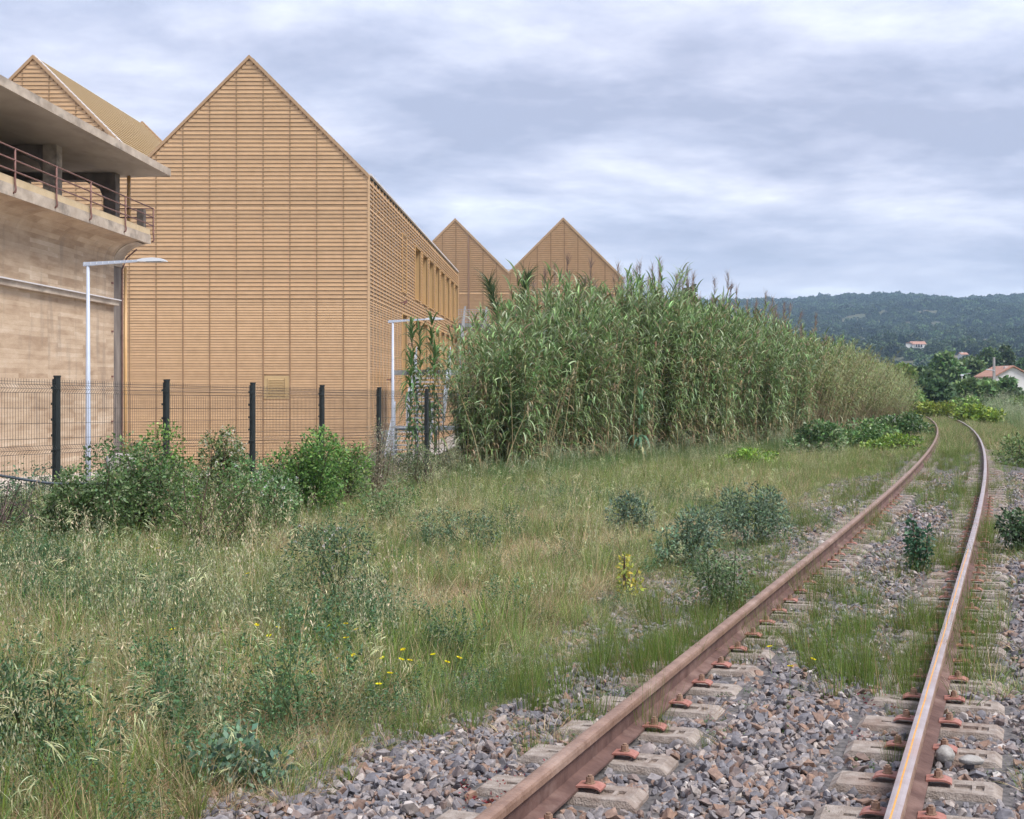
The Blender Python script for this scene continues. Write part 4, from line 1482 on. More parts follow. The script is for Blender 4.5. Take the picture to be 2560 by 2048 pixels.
spread('red_stonecrop', rx_, ry_, surf(rx_, ry_), src_red, 0.8, 1.4, 'dark red stonecrop cushions between the ballast stones', 'weeds')

# ------------------------------------------------------------------ ballast stones


def stone_mesh(name):
    bm = bmesh.new()
    pts = rng.normal(size=(15, 3))
    pts = norm(pts) * rng.uniform(0.75, 1.05, (15, 1)) * np.array([1.0, rng.uniform(0.6, 0.95), rng.uniform(0.5, 0.75)])
    for p in pts:
        bm.verts.new(p)
    r_ = bmesh.ops.convex_hull(bm, input=bm.verts)
    loose = [v_ for v_ in bm.verts if not v_.link_faces]
    bmesh.ops.delete(bm, geom=loose, context='VERTS')
    me = bpy.data.meshes.new(name)
    bm.to_mesh(me)
    bm.free()
    me.materials.append(m_stone)
    return me


stone_me = [stone_mesh('stone') for _ in range(14)]
stone_src = [bpy.data.objects.new('stone_source', m_) for m_ in stone_me]
SX_, SY_ = [], []
for dens, y0, y1 in ((1150, 4.6, 8.0), (900, 8.0, 12), (560, 12, 18), (240, 18, 32)):
    x_, y_ = sample_field(dens, y0, y1, 380, 3050)
    o_ = track_off(x_, y_)
    lim = 2.5 + 0.25 * noise2(x_, y_, 0.7, 31)
    ok = np.abs(o_) < lim
    yc = y_ + 0 * x_
    # distance along the track to the nearest sleeper
    tt = np.array(BLOCK_Y)
    foot = y_ + o_ * track_t(y_)[0]
    dn_ = np.abs(foot[:, None] - tt[None, :]).min(1) / track_t(y_)[1]
    on_block = (dn_ < 0.172) & (np.abs(np.abs(o_) - (GA + 0.01)) < 0.43)
    ok &= ~(on_block & (rng.uniform(0, 1, len(x_)) > 0.01)) & (np.abs(np.abs(o_) - GA) > 0.075)
    SX_.append(x_[ok])
    SY_.append(y_[ok])
SX_, SY_ = np.concatenate(SX_), np.concatenate(SY_)
so_ = track_off(SX_, SY_)
size = np.clip(np.exp(rng.normal(math.log(0.0285), 0.30, len(SX_))), 0.012, 0.055) * (1 + 0.25 * np.clip((SY_ - 9) / 10, 0, 1))
SZ_ = np.maximum(ballast_z(so_, SY_), gz(SX_, SY_)) + np.where(np.abs(np.abs(so_) - GA) < 0.5, rng.uniform(-0.02, 0.016, len(SX_)), rng.uniform(-0.006, 0.036, len(SX_)))
rotS = rng.uniform(0, 6.28, (len(SX_), 3)) * np.array([0.15, 0.15, 1])
sclS = np.stack([size] * 3, 1) * rng.uniform(0.8, 1.2, (len(SX_), 3))
vis = (SX_ / SY_ * F + PX > 560) & (SX_ / SY_ * F + PX < 2560) & (SY_ > 5.3)
cand = np.argsort(np.where(vis, -size / SY_ * (1 + 2.0 * (SZ_ - ballast_z(so_, SY_) > 0.012)), 1))[:300]
isn = np.zeros(len(SX_), bool)
isn[cand] = True
for k in cand:
    put('stone', stone_me[k % len(stone_me)], ballast, (SX_[k], SY_[k], SZ_[k]), tuple(rotS[k]), tuple(sclS[k]))
r_ = ~isn
scatter('stone_fill', np.stack([SX_, SY_, SZ_], 1)[r_], rotS[r_], sclS[r_], rng.integers(0, len(stone_src), r_.sum()), stone_src, parent=ballast)
# a few individually seen pieces lying against the right rail
for (px, py, D_, r0, lab) in ((2362, 1830, 6.95, 0.055, 'rounded white boulder lying against the outer rail'), (2428, 1838, 6.85, 0.05, 'long pale stone beside the outer rail')):
    mb = bmesh.new()
    bmesh.ops.create_icosphere(mb, subdivisions=3, radius=1)
    for v_ in mb.verts:
        v_.co *= 1 + 0.08 * math.sin(v_.co.x * 5 + v_.co.y * 4) + 0.05 * math.sin(v_.co.z * 9)
    me = bpy.data.meshes.new('boulder')
    mb.to_mesh(me)
    mb.free()
    me.materials.append(m_pale)
    me.polygons.foreach_set('use_smooth', [True] * len(me.polygons))
    x_ = wx(px, D_)
    long_ = 'long' in lab
    tag(put('boulder', me, None, (x_, D_, float(rail_z(D_)) - 0.16), (0, 0.1, 0.3), (r0 * (1.3 if long_ else 0.85), r0 * 0.8, r0 * (0.45 if long_ else 0.8))), lab, 'stone')

# ------------------------------------------------------------------ giant cane
CANE_G = [((0.165, 0.25, 0.09), 4), ((0.245, 0.33, 0.14), 3), ((0.37, 0.43, 0.26), 1.8)]
CANE_B = [((0.12, 0.21, 0.12), 1), ((0.09, 0.18, 0.09), 1)]


def cane(h, lean=0.12, green=1.0, first=0.15, n=30, leaf=0.55, lw=0.05, cols=CANE_G, plume=False, stalkc=None):
    g = Veg()
    a = rng.uniform(0, 6.28)
    m = 7
    t = np.linspace(0, 1, m)
    bow = lean * h * t ** 1.7
    pts = np.stack([np.cos(a) * bow, np.sin(a) * bow, h * t - 0.1], 1)
    if stalkc is None:
        stalkc = (0.40, 0.29, 0.15) if rng.uniform() < 0.4 else (0.19, 0.22, 0.09)
    g.tube(pts, list(np.linspace(0.013, 0.004, m)), np.array(stalkc), 4)
    tt = np.sort(first + (1 - first) * rng.beta(1.25, 0.9, n))
    base = np.stack([np.interp(tt, t, pts[:, k]) for k in range(3)], 1)
    az = rng.uniform(0, 6.28) + np.arange(n) * math.pi + rng.normal(0, 0.7, n)
    up = np.interp(tt, [0, 0.75, 1.0], [0.7, 1.0, 2.6])
    d = np.stack([np.cos(az), np.sin(az), up], 1)
    L = leaf * rng.uniform(0.7, 1.4, n) * np.interp(tt, [0, .2, .7, 1], [0.8, 1.15, 1.0, 0.6])
    c = pick(cols, n)
    dead = rng.uniform(0, 1, n) > green
    dead |= (tt < 0.3) & (rng.uniform(0, 1, n) < 0.35)
    c[dead] = pick([((0.40, 0.31, 0.18), 1), ((0.30, 0.22, 0.13), 1)], int(dead.sum()))
    bend = rng.uniform(1.5, 3.8, n) * np.interp(tt, [0, .8, 1], [1.1, 1, 0.5])
    roll = np.stack([-np.sin(az) * 0, np.zeros(n), np.ones(n)], 1) + rng.normal(0, 0.18, (n, 3))
    g.strips(base, d, L, lw * rng.uniform(0.75, 1.25, n), bend, c, 5, prof=np.array([0.55, 1.0, 0.95, 0.75, 0.42, 0.03]), roll=roll)
    if plume:
        q = 46
        ts = rng.uniform(0, 0.5, q)
        top = pts[-1]
        pb = top + np.stack([rng.normal(0, 0.012, q), rng.normal(0, 0.012, q), ts * 0.9], 1)
        az = rng.uniform(0, 6.28, q)
        pd = np.stack([np.cos(az) * 0.45 + 0.15, np.sin(az) * 0.45, np.ones(q)], 1)
        g.strips(pb, pd, rng.uniform(0.12, 0.28, q), 0.012, 0.5, pick([((0.33, 0.25, 0.20), 1), ((0.24, 0.17, 0.15), 1)], q), 3)
        g.tube([top, top + np.array((0.02, 0, 0.5))], [0.005, 0.003], np.array((0.3, 0.22, 0.15)), 3)
    return g


cane_src = [source('cane', cane(4.5, rng.uniform(0.03, 0.16), 0.93, 0.04, 58, 0.52, 0.040)) for _ in range(5)]
cane_src += [source('cane', cane(4.5, rng.uniform(0.05, 0.2), 0.8, 0.2, 48, 0.46, 0.034)) for _ in range(4)]
cane_top = [source('cane_with_plume', cane(4.7, 0.08, 0.6, 0.45, 20, 0.45, 0.035, plume=True)) for _ in range(3)]
cane_dry = [source('dry_cane', cane(4.4, rng.uniform(0.1, 0.35), 0.82, 0.5, 40, 0.36, 0.026, cols=[((0.22, 0.28, 0.095), 3), ((0.32, 0.34, 0.16), 2)], stalkc=(0.52, 0.40, 0.25))) for _ in range(5)]
cane_bare = [source('bare_stalk', cane(3.6, rng.uniform(0.05, 0.22), 0.3, 0.7, 9, 0.3, 0.03, stalkc=(0.50, 0.37, 0.22))) for _ in range(3)]

RF = np.array([(-2.45, 30.8), (-1.5, 31.6), (-0.2, 34.0), (1.3, 37.5), (4.1, 42.0), (6.4, 46.0), (8.6, 50.0), (12.8, 60.0), (17.0, 71.0)])
seg_l = np.hypot(*np.diff(RF, axis=0).T)
cum = np.concatenate([[0], np.cumsum(seg_l)])


def front_point(u_):
    return np.stack([np.interp(u_, cum, RF[:, 0]), np.interp(u_, cum, RF[:, 1])], 1)


n = 4600
u_ = rng.uniform(0, cum[-1], n)
dep = rng.beta(0.8, 1.6, n) * 8.0
p0, p1 = front_point(u_), front_point(np.clip(u_ + 0.3, 0, cum[-1]))
tn = norm(p1 - p0 + 1e-6)
nb = norm(p0 * np.array((0.9, 1.0)))          # back from the front line, away from the track
p = p0 + nb * dep[:, None] + rng.normal(0, 0.25, (n, 2))
# canopy height along the front (photo top line)
TOPX = np.array([1120, 1160, 1230, 1300, 1400, 1500, 1600, 1700, 1800, 1900, 2000, 2100, 2200, 2270, 2320])
TOPY = np.array([930, 860, 805, 768, 750, 745, 728, 745, 775, 808, 842, 880, 925, 968, 1000])
pxs = PX + F * p[:, 0] / p[:, 1]
ztop = CZ + (PY - np.interp(pxs, TOPX, TOPY)) / F * (p0[:, 1] + 3.0)
zg = gz(p[:, 0], p[:, 1])
clump = noise2(p[:, 0], p[:, 1], 1.5, 91)
hh = (ztop - zg) * np.interp(dep, [0, 0.6, 2.5, 8], [0.74, 0.88, 1.0, 1.04]) * (rng.beta(3, 1.6, n) * 0.42 + 0.68) * (1 + 0.09 * clump)
drym = (pxs > 1960) & (pxs < 2330) & (rng.uniform(0, 1, n) < np.interp(pxs, [1960, 2060, 2200, 2330], [0.1, 0.92, 0.85, 0.6]))
topm = ~drym & (dep > 2.5) & (rng.uniform(0, 1, n) < 0.10) & (pxs > 1250)
bare = ~drym & (dep < 1.0) & (rng.uniform(0, 1, n) < 0.3)
ci = np.where(bare, 17 + rng.integers(0, 3, n), np.where(drym, 12 + rng.integers(0, 5, n), np.where(topm, 9 + rng.integers(0, 3, n), rng.integers(0, 9, n))))
rot = np.stack([rng.normal(0, 0.085, n), rng.normal(0, 0.085, n) + np.where(drym, 0.16, 0.03), rng.uniform(0, 6.28, n)], 1)
rot[:, 2] = np.where(drym, rng.normal(0, 0.6, n), rot[:, 2])
sz = hh / 4.5
scl = np.stack([sz * 0.5 + 0.5, sz * 0.5 + 0.5, sz], 1)
ok = (hh > 1.0) & (rng.uniform(0, 1, n) < np.clip(0.95 + 0.6 * clump, 0.3, 1)) & (pxs > 1126 + 30 * noise2(p[:, 0] * 3, p[:, 1], 1.0, 93)) & (rng.uniform(0, 1, n) < np.interp(pxs, [1126, 1165], [0.5, 1]))
scatter('reed_bed', np.stack([p[:, 0], p[:, 1], zg], 1)[ok], rot[ok], scl[ok], ci[ok], cane_src + cane_top + cane_dry + cane_bare,
        'tall dense bed of green giant cane between the buildings and the track', 'reeds')

# canes that stand out one by one
solo = []
for (px, D_, top_py, kind, lab) in (
        (1022, 31.0, 870, 'g', 'cane at the left of the small clump by the second street lamp'),
        (1040, 31.4, 800, 'g', 'leafy cane rising highest left in the small clump before the stair'),
        (1058, 31.2, 815, 'g', 'leafy cane beside the fence post before the stair'),
        (1072, 31.6, 790, 'g', 'tallest leafy cane in the small clump before the stair'),
        (1086, 31.3, 860, 'g', 'shorter cane at the right of the small clump before the stair'),
        (1098, 32.0, 875, 'd', 'thin sparse cane between the small clump and the reed bed'),
        (1112, 32.2, 905, 'd', 'lowest thin cane between the small clump and the reed bed')):
    x_ = wx(px, D_)
    zb = float(gz(x_, D_)) - 0.05
    h = wp(px, top_py, D_)[2] - zb
    g = cane(h, 0.03, 0.92 if kind == 'g' else 0.5, 0.12 if kind == 'g' else 0.4, 96 if kind == 'g' else 30, 0.52 if kind == 'g' else 0.4, 0.045 if kind == 'g' else 0.025,
             cols=[((0.10, 0.18, 0.06), 3), ((0.16, 0.25, 0.09), 2)])
    tag(put('giant_cane', g.mesh('giant_cane'), None, (x_, D_, zb)), lab, 'reed', 'canes standing apart from the reed bed')
for (px, D_, top_py, lean, lab) in ((1268, 38.5, 705, -0.16, 'dark leafy cane top leaning left against the far twin gables'), (1290, 38.8, 690, 0.10, 'dark leafy cane top upright against the far twin gables'),
                                    (1415, 40.0, 690, 0.03, 'tall brown cane plume before the far right gable'), (1432, 40.3, 700, 0.05, 'brown cane plume just right of the tall one before the gable'),
                                    (1490, 40.5, 700, -0.06, 'slender bare cane tip before the right slope of the far gable')):
    x_ = wx(px, D_)
    zb = float(gz(x_, D_)) - 0.05
    h = wp(px, top_py, D_)[2] - zb
    g = Veg()
    m = 8
    t = np.linspace(0, 1, m)
    pts = np.stack([lean * 3.2 * t ** 3, 0 * t, h * t], 1)
    g.tube(pts, list(np.linspace(0.014, 0.005, m)), np.array((0.3, 0.24, 0.13)), 4)
    dark = 'dark' in lab
    q = 240 if dark else 60
    tt = rng.uniform(0.76 if dark else 0.84, 1.0, q)
    base = np.stack([np.interp(tt, t, pts[:, k]) for k in range(3)], 1)
    ax_ = norm(pts[-1] - pts[-3])
    az = rng.uniform(0, 6.28, q)
    d = ax_ * 1.5 + np.stack([np.cos(az), np.sin(az), 0.2 + 0 * az], 1) * 0.9
    cc = pick([((0.05, 0.085, 0.035), 2), ((0.09, 0.13, 0.05), 1)], q) if dark else pick([((0.24, 0.18, 0.13), 2), ((0.15, 0.15, 0.07), 2)], q)
    g.strips(base, d, rng.uniform(0.2, 0.45, q) * (1.5 if dark else 1), 0.026 if dark else 0.02, rng.uniform(0.3, 1.4, q), cc, 4)
    tag(put('giant_cane', g.mesh('giant_cane'), None, (x_, D_, zb)), lab, 'reed', 'canes standing apart from the reed bed')
# big blue-green young leaves at the foot of the reeds
for (px, D_, lab) in ((1595, 37.6, 'young blue-green cane shoot with broad arching leaves at the reed foot'), (1440, 37.6, 'young cane shoot left of the broad-leaved one at the reed foot')):
    x_ = wx(px, D_)
    g = cane(1.9 if px > 1500 else 1.4, 0.05, 1.0, 0.15, 16, 0.85, 0.075, cols=CANE_B, stalkc=(0.15, 0.22, 0.1))
    tag(put('cane_shoot', g.mesh('cane_shoot'), None, (x_, D_, float(gz(x_, D_)))), lab, 'reed')

# oats and tall grass along the foot of the reeds
n = 900
u_ = rng.uniform(0, cum[-1] * 0.8, n)
p = front_point(u_) + rng.normal(0, 0.5, (n, 2)) + np.array((0.1, -1.2))
src_tall = [source('tall_oats', oat(12, 0.7, 1.25, (0.30, 0.33, 0.17), (0.42, 0.46, 0.30), 12, 0.03)) for _ in range(3)]
src_tall += [source('tall_tuft', tuft(50, 0.4, 0.9, 0.009, [((0.12, 0.21, 0.075), 3), (OLIVE, 1)], 0.15, 0.4, 0.8)) for _ in range(3)]
spread('reed_foot_grass', p[:, 0], p[:, 1], gz(p[:, 0], p[:, 1]), src_tall[:1] + src_tall[3:] + src_tall[3:], 0.5, 0.85, 'tall pale oats and grass along the foot of the reeds', 'grass')

# ------------------------------------------------------------------ shrubs and single plants


def shrub(name, box, D_, n, leaf, cols, label, cat='shrub', lobes=9, group=None, twigs=True, depth=None, flowers=None, seed=0, shape='mound', aspect=0.6, twigc=(0.14, 0.10, 0.07)):
    """leafy shrub filling a photo box (x0, y0, x1, y1) at distance D_"""
    r = np.random.default_rng(seed + int(box[0]))
    x0, x1 = wx(box[0], D_), wx(box[2], D_)
    zt = wp(0, box[1], D_)[2]
    xm = (x0 + x1) / 2
    zb = float(surf(xm, D_)) - 0.03
    W, H = x1 - x0, max(zt - zb, 0.15)
    Dp = depth or W * 0.8
    root = empty(name, (xm, D_, zb), label, cat, group)
    C_, R_ = [], []
    for k in range(lobes):
        if shape == 'mound':
            fx = r.uniform(-0.36, 0.36)
            fz = r.uniform(0.35, 1.0) * (1 - 1.1 * fx * fx)
        else:
            fx = r.uniform(-0.33, 0.33)
            fz = r.uniform(0.45, 0.85)
        C_.append((xm + fx * W, D_ + r.uniform(-0.35, 0.35) * Dp, zb + fz * H * 0.82))
        R_.append((W * r.uniform(0.18, 0.28), Dp * r.uniform(0.18, 0.30), H * r.uniform(0.2, 0.3)))
    C_, R_ = np.array(C_), np.array(R_)
    g = Veg()
    k = rng.integers(0, lobes, n)
    dirs = norm(rng.normal(size=(n, 3)))
    rad = rng.uniform(0.45, 1.08, n) ** 0.6
    p_ = C_[k] + dirs * R_[k] * rad[:, None]
    if shape == 'mound':
        m2 = int(n * 0.3)
        p_[:m2, 0] = xm + rng.uniform(-0.48, 0.48, m2) * W
        p_[:m2, 1] = D_ + rng.uniform(-0.4, 0.4, m2) * Dp
        p_[:m2, 2] = zb + rng.uniform(0, 0.45, m2) * H
    p_[:, 2] = np.maximum(p_[:, 2], zb + 0.03)
    od = dirs * 0.8 + rng.normal(0, 0.6, (n, 3))
    od[:, 2] += 0.25
    lc = pick(cols, n, 0.22) * np.exp(r.normal(0, 0.13, lobes))[k][:, None]
    ls = leaf * rng.uniform(0.6, 1.4, n)
    g.strips(p_, od, ls, ls * aspect, 0.7, lc, 2, prof=LEAFP)
    put('foliage', g.mesh('foliage'), root, (0, 0, 0))
    if twigs:
        t_ = Veg()
        for q in range(lobes):
            b0_ = np.array((xm + r.uniform(-0.12, 0.12) * W, D_ + r.uniform(-.1, .1) * Dp, zb))
            e_ = C_[q] + np.array((0, 0, R_[q][2] * 0.8))
            mid_ = (b0_ + e_) / 2 + r.normal(0, 0.06, 3) * W
            t_.tube([b0_, mid_, e_], [0.012 * H + 0.004, 0.008 * H + 0.003, 0.003], np.array(twigc), 5)
        put('stem', t_.mesh('stem', m_leaf), root, (0, 0, 0))
    if flowers:
        fc, fn, fs = flowers
        f_ = Veg()
        q = rng.integers(0, lobes, fn)
        fd = norm(rng.normal(size=(fn, 3)) + np.array((0, -0.7, 0.6)))
        fp = C_[q] + fd * R_[q] * 1.03
        kk_ = np.repeat(np.arange(fn), 7)
        f_.strips(fp[kk_] + rng.normal(0, fs * 0.6, (fn * 7, 3)), rng.normal(size=(fn * 7, 3)) + np.array((0, -.4, .8)), fs, fs * 0.7, 0.3, pick([(fc, 1)], fn * 7, 0.08), 2, prof=LEAFP)
        tag(put('flower_cluster', f_.mesh('flower_cluster'), root, (0, 0, 0)), kind='stuff')
    return root


BRAM = [((0.09, 0.165, 0.055), 4), ((0.15, 0.235, 0.085), 2), ((0.24, 0.31, 0.16), 1)]
BRIGHT = [((0.135, 0.25, 0.06), 4), ((0.20, 0.31, 0.085), 2)]
G_F = 'shrubs growing along the fence'
shrub('bramble_shrub', (115, 1160, 330, 1330), 16.3, 5200, 0.045, BRAM, 'dark bramble thicket at the foot of the first fence post', seed=1, group=G_F, lobes=12)
shrub('bramble_shrub', (225, 1095, 470, 1330), 17.2, 8000, 0.042, BRAM + [((0.24, 0.22, 0.15), 1)], 'large greyish bramble mound in front of the pale block and downpipe', seed=2, group=G_F, lobes=14)
shrub('leafy_shrub', (310, 1068, 490, 1240), 18.6, 5200, 0.042, BRIGHT, 'bright green leafy shrub hiding the second fence post', seed=3, group=G_F, lobes=11)
shrub('feathery_shrub', (380, 1165, 680, 1350), 16.0, 9000, 0.03, [((0.10, 0.17, 0.05), 3), ((0.14, 0.215, 0.07), 2), ((0.25, 0.13, 0.09), 0.3)], 'low feathery green shrub in front of the flowering elder', seed=4, group=G_F, aspect=0.35, lobes=13)
shrub('elder_shrub', (498, 1040, 622, 1200), 20.6, 3000, 0.045, [((0.16, 0.22, 0.085), 3), ((0.23, 0.28, 0.12), 1)], 'small elder with flat white flower heads beside the third fence post', seed=5, group=G_F, lobes=8, shape='tree',
      flowers=((0.68, 0.68, 0.54), 60, 0.03))
shrub('bramble_shrub', (545, 1140, 740, 1290), 18.8, 5600, 0.04, BRAM + [((0.2, 0.24, 0.12), 1)], 'low bramble between the elder and the round green shrub', seed=6, group=G_F, flowers=((0.74, 0.74, 0.7), 30, 0.025), lobes=11)
shrub('round_shrub', (672, 1075, 865, 1250), 21.0, 9000, 0.045, BRIGHT + [((0.07, 0.145, 0.04), 3)], 'dense round bright green shrub before the fourth fence post', seed=7, group=G_F, lobes=13)
shrub('trailing_shrub', (790, 1090, 925, 1215), 23.0, 4200, 0.042, [((0.18, 0.25, 0.07), 2), ((0.10, 0.17, 0.05), 2)], 'yellow-green trailing shrub right of the round shrub', seed=8, group=G_F, lobes=10)
shrub('withered_shrub', (870, 1045, 1025, 1215), 24.5, 4600, 0.045, [((0.32, 0.26, 0.20), 3), ((0.22, 0.24, 0.13), 2)], 'greyish withered shrub below the fifth fence post', seed=9, group=G_F, aspect=0.2, lobes=11)
shrub('withered_shrub', (990, 1100, 1140, 1200), 28.0, 3600, 0.05, [((0.13, 0.18, 0.08), 3), ((0.26, 0.26, 0.16), 2)], 'grey-green weedy shrub at the foot of the stair and small cane clump', seed=10, group=G_F, aspect=0.2, lobes=10)
# bare brown bramble at the left edge
root = empty('bare_bramble', (wx(8, 16.2), 16.2, float(gz(wx(8, 16.2), 16.2))), 'tangle of bare brown bramble stems at the left edge before the fence', 'shrub', G_F)
g = Veg()
for k in range(70):
    b0_ = np.array((wx(rng.uniform(-60, 30), 16.2), 16.2 + rng.normal(0, 0.3), float(gz(-6.5, 16.2))))
    a = rng.uniform(0, 6.28)
    e_ = b0_ + np.array((math.cos(a) * 0.35, math.sin(a) * 0.3, rng.uniform(0.2, 0.75)))
    f_ = e_ + np.array((math.cos(a) * 0.3, math.sin(a) * 0.2, rng.uniform(-0.4, 0.05)))
    g.tube([b0_, (b0_ + e_) / 2 + rng.normal(0, 0.07, 3), e_, f_], [0.006, 0.005, 0.004, 0.002], np.array((0.13, 0.085, 0.08)) * rng.uniform(0.7, 1.8), 3)
put('bare_stem', g.mesh('bare_stem'), root, (0, 0, 0))

# undergrowth at the right foot of the reeds
G_R = 'undergrowth along the reed bed and track'
shrub('bramble_shrub', (1955, 1050, 2110, 1150), 44.0, 3200, 0.10, BRAM + [((0.15, 0.2, 0.11), 2)], 'grey-green bramble under the dry canes at the bend of the reeds', seed=21, group=G_R)
shrub('bramble_shrub', (2060, 1045, 2230, 1140), 47.0, 3600, 0.10, BRAM + [((0.15, 0.23, 0.06), 2)], 'dark green bramble heap left of the yellow-green one by the rail', seed=22, group=G_R)
shrub('yellow_green_shrub', (2150, 1090, 2310, 1145), 44.5, 2600, 0.09, [((0.22, 0.31, 0.05), 3), ((0.13, 0.2, 0.05), 2)], 'low yellow-green shrub touching the left rail', seed=23, group=G_R)
shrub('bramble_shrub', (2200, 1035, 2325, 1110), 58.0, 3000, 0.12, BRAM, 'dark bramble with white blossom at the far end of the reeds', seed=24, group=G_R, flowers=((0.7, 0.68, 0.66), 20, 0.06))
shrub('yellow_green_shrub', (1800, 1125, 1950, 1180), 37.0, 2600, 0.07, [((0.23, 0.32, 0.05), 3), ((0.15, 0.23, 0.05), 2)], 'bright lime-green low shrub in the meadow before the reeds', seed=25, group=G_R)
shrub('leafy_weed', (1390, 1140, 1560, 1190), 36.0, 1600, 0.07, [((0.12, 0.22, 0.05), 3), ((0.08, 0.16, 0.05), 2)], 'fresh green weed patch at the foot of the middle reeds', seed=26, group=G_R)
# herb clumps in the meadow
G_H = 'leafy weeds in the meadow'
for k, (bx, D_, n_, lf, cc, lab) in enumerate((
        ((1780, 1205, 1990, 1345), 17.5, 5200, 0.045, BLUEG, 'broad grey-blue leafy weed clump nearest the rail'),
        ((1640, 1270, 1800, 1410), 15.2, 4200, 0.042, BLUEG, 'blue-green weed clump left of the grey-blue one'),
        ((1520, 1215, 1640, 1330), 19.0, 2600, 0.045, (0.11, 0.165, 0.11), 'small blue-green weed clump in mid meadow'),
        ((1700, 1355, 1900, 1500), 11.6, 3800, 0.03, (0.11, 0.17, 0.075), 'spreading fine-leaved green weed beside the left rail'),
        ((1060, 1262, 1260, 1390), 17.0, 3000, 0.035, (0.10, 0.155, 0.085), 'dull green weed clump with brown stalks in mid meadow'),
        ((690, 1315, 970, 1520), 12.2, 6500, 0.028, (0.075, 0.135, 0.065), 'large dark feathery weed clump with white flowers left of centre'),
        ((880, 1205, 1060, 1300), 20.0, 2600, 0.04, (0.11, 0.18, 0.07), 'light green weed patch below the withered shrub'),
        ((560, 1560, 850, 1830), 7.9, 4600, 0.022, ALFA, 'dark green alfalfa clump in the foreground meadow'),
        ((330, 1515, 560, 1720), 8.8, 3600, 0.022, ALFA, 'alfalfa clump left of the foreground one'),
        ((-40, 1640, 200, 1990), 7.0, 4200, 0.026, ALFA, 'tall blue-green alfalfa clump in the bottom left corner'),
        ((500, 1830, 720, 2040), 6.9, 1100, 0.036, (0.11, 0.18, 0.115), 'grey-green clover with round leaves at the ballast edge'))):
    shrub('leafy_weed', bx, D_, int(n_ * 0.72), lf, [(cc, 3), (tuple(np.array(cc) * 1.6), 1.8)], lab, 'weed', 8, G_H, True, seed=40 + k, aspect=0.62 if 'clover' in lab else 0.4,
          flowers=((0.72, 0.66, 0.66), 22, 0.014) if 'white' in lab else None, twigc=(0.09, 0.12, 0.05))
shrub('yellow_leaved_weed', (1545, 1368, 1605, 1450), 13.2, 300, 0.04, [((0.52, 0.46, 0.09), 2), ((0.3, 0.36, 0.08), 2)], 'sickly yellow-leaved weed in mid meadow', 'weed', 5, G_H, seed=61)
shrub('young_bush', (2270, 1300, 2330, 1375), 14.3, 520, 0.05, [((0.045, 0.10, 0.05), 3), ((0.07, 0.14, 0.07), 1)], 'single dark green bushy plant standing between the rails', 'weed', 6, G_H, seed=62, shape='mound')
shrub('leafy_weed', (2500, 1260, 2600, 1350), 16.0, 1300, 0.045, [((0.10, 0.15, 0.07), 2), ((0.05, 0.08, 0.04), 2)], 'dark green weed at the right edge beside the sleepers', 'weed', 6, G_H, seed=63)
shrub('leafy_weed', (2490, 1080, 2620, 1160), 36.0, 1500, 0.07, [((0.10, 0.16, 0.06), 2), ((0.16, 0.22, 0.08), 2)], 'loose green weeds on the right bank beyond the curve', 'weed', 6, G_H, seed=64)
# yellow flowers seen one by one
fl = Veg()
fl.tube([(0, 0, 0), (0.01, 0, 0.18), (0, 0.0, 0.34)], [0.002, 0.0018, 0.0015], np.array((0.12, 0.2, 0.06)), 3)
stem_me = fl.mesh('flower_stem')
fl = Veg()
a = np.arange(14) * 2 * math.pi / 14
fl.strips(np.tile((0, 0, 0.34), (14, 1)), np.stack([np.cos(a), np.sin(a), 0.35 + 0 * a], 1), 0.021, 0.011, 0.4, np.tile((0.95, 0.86, 0.03), (14, 1)), 2, prof=LEAFP)
fl.strips(np.tile((0, 0, 0.342), (9, 1)), rng.normal(size=(9, 3)) + np.array((0, 0, 1)), 0.006, 0.005, 0, np.tile((0.9, 0.6, 0.02), (9, 1)), 2, prof=LEAFP)
head_me = fl.mesh('flower_head')
for (px, py) in ((672, 1569), (692, 1574), (872, 1559), (877, 1595), (847, 1563), (906, 1618), (959, 1644), (1012, 1628), (1000, 1652), (1034, 1608), (1099, 1635), (1112, 1634), (1074, 1651),
                 (960, 1686), (944, 1713), (783, 1660), (915, 1572), (366, 1347), (398, 1369), (521, 1372), (640, 1432), (120, 1326), (456, 1572), (1938, 1618), (1981, 1639), (1979, 1668), (800, 1643), (626, 1551)):
    D_ = (CZ + 0.02) / ((py - PY) / F - 0.0045)
    x_ = wx(px, D_)
    zb = wp(px, py, D_)[2] - 0.34
    f_ = empty('yellow_daisy', (x_, D_, zb), 'small yellow daisy on a thin stem in the grass', 'flower', 'yellow daisies dotted through the grass')
    f_.rotation_euler = (rng.normal(0.25, 0.12), rng.normal(0, 0.12), rng.uniform(0, 6.28))
    for nm, me_ in (('stem', stem_me), ('flower_head', head_me)):
        c_ = bpy.data.objects.new(nm, me_)
        c_.parent = f_
        col.objects.link(c_)

# ------------------------------------------------------------------ background trees, houses and poles


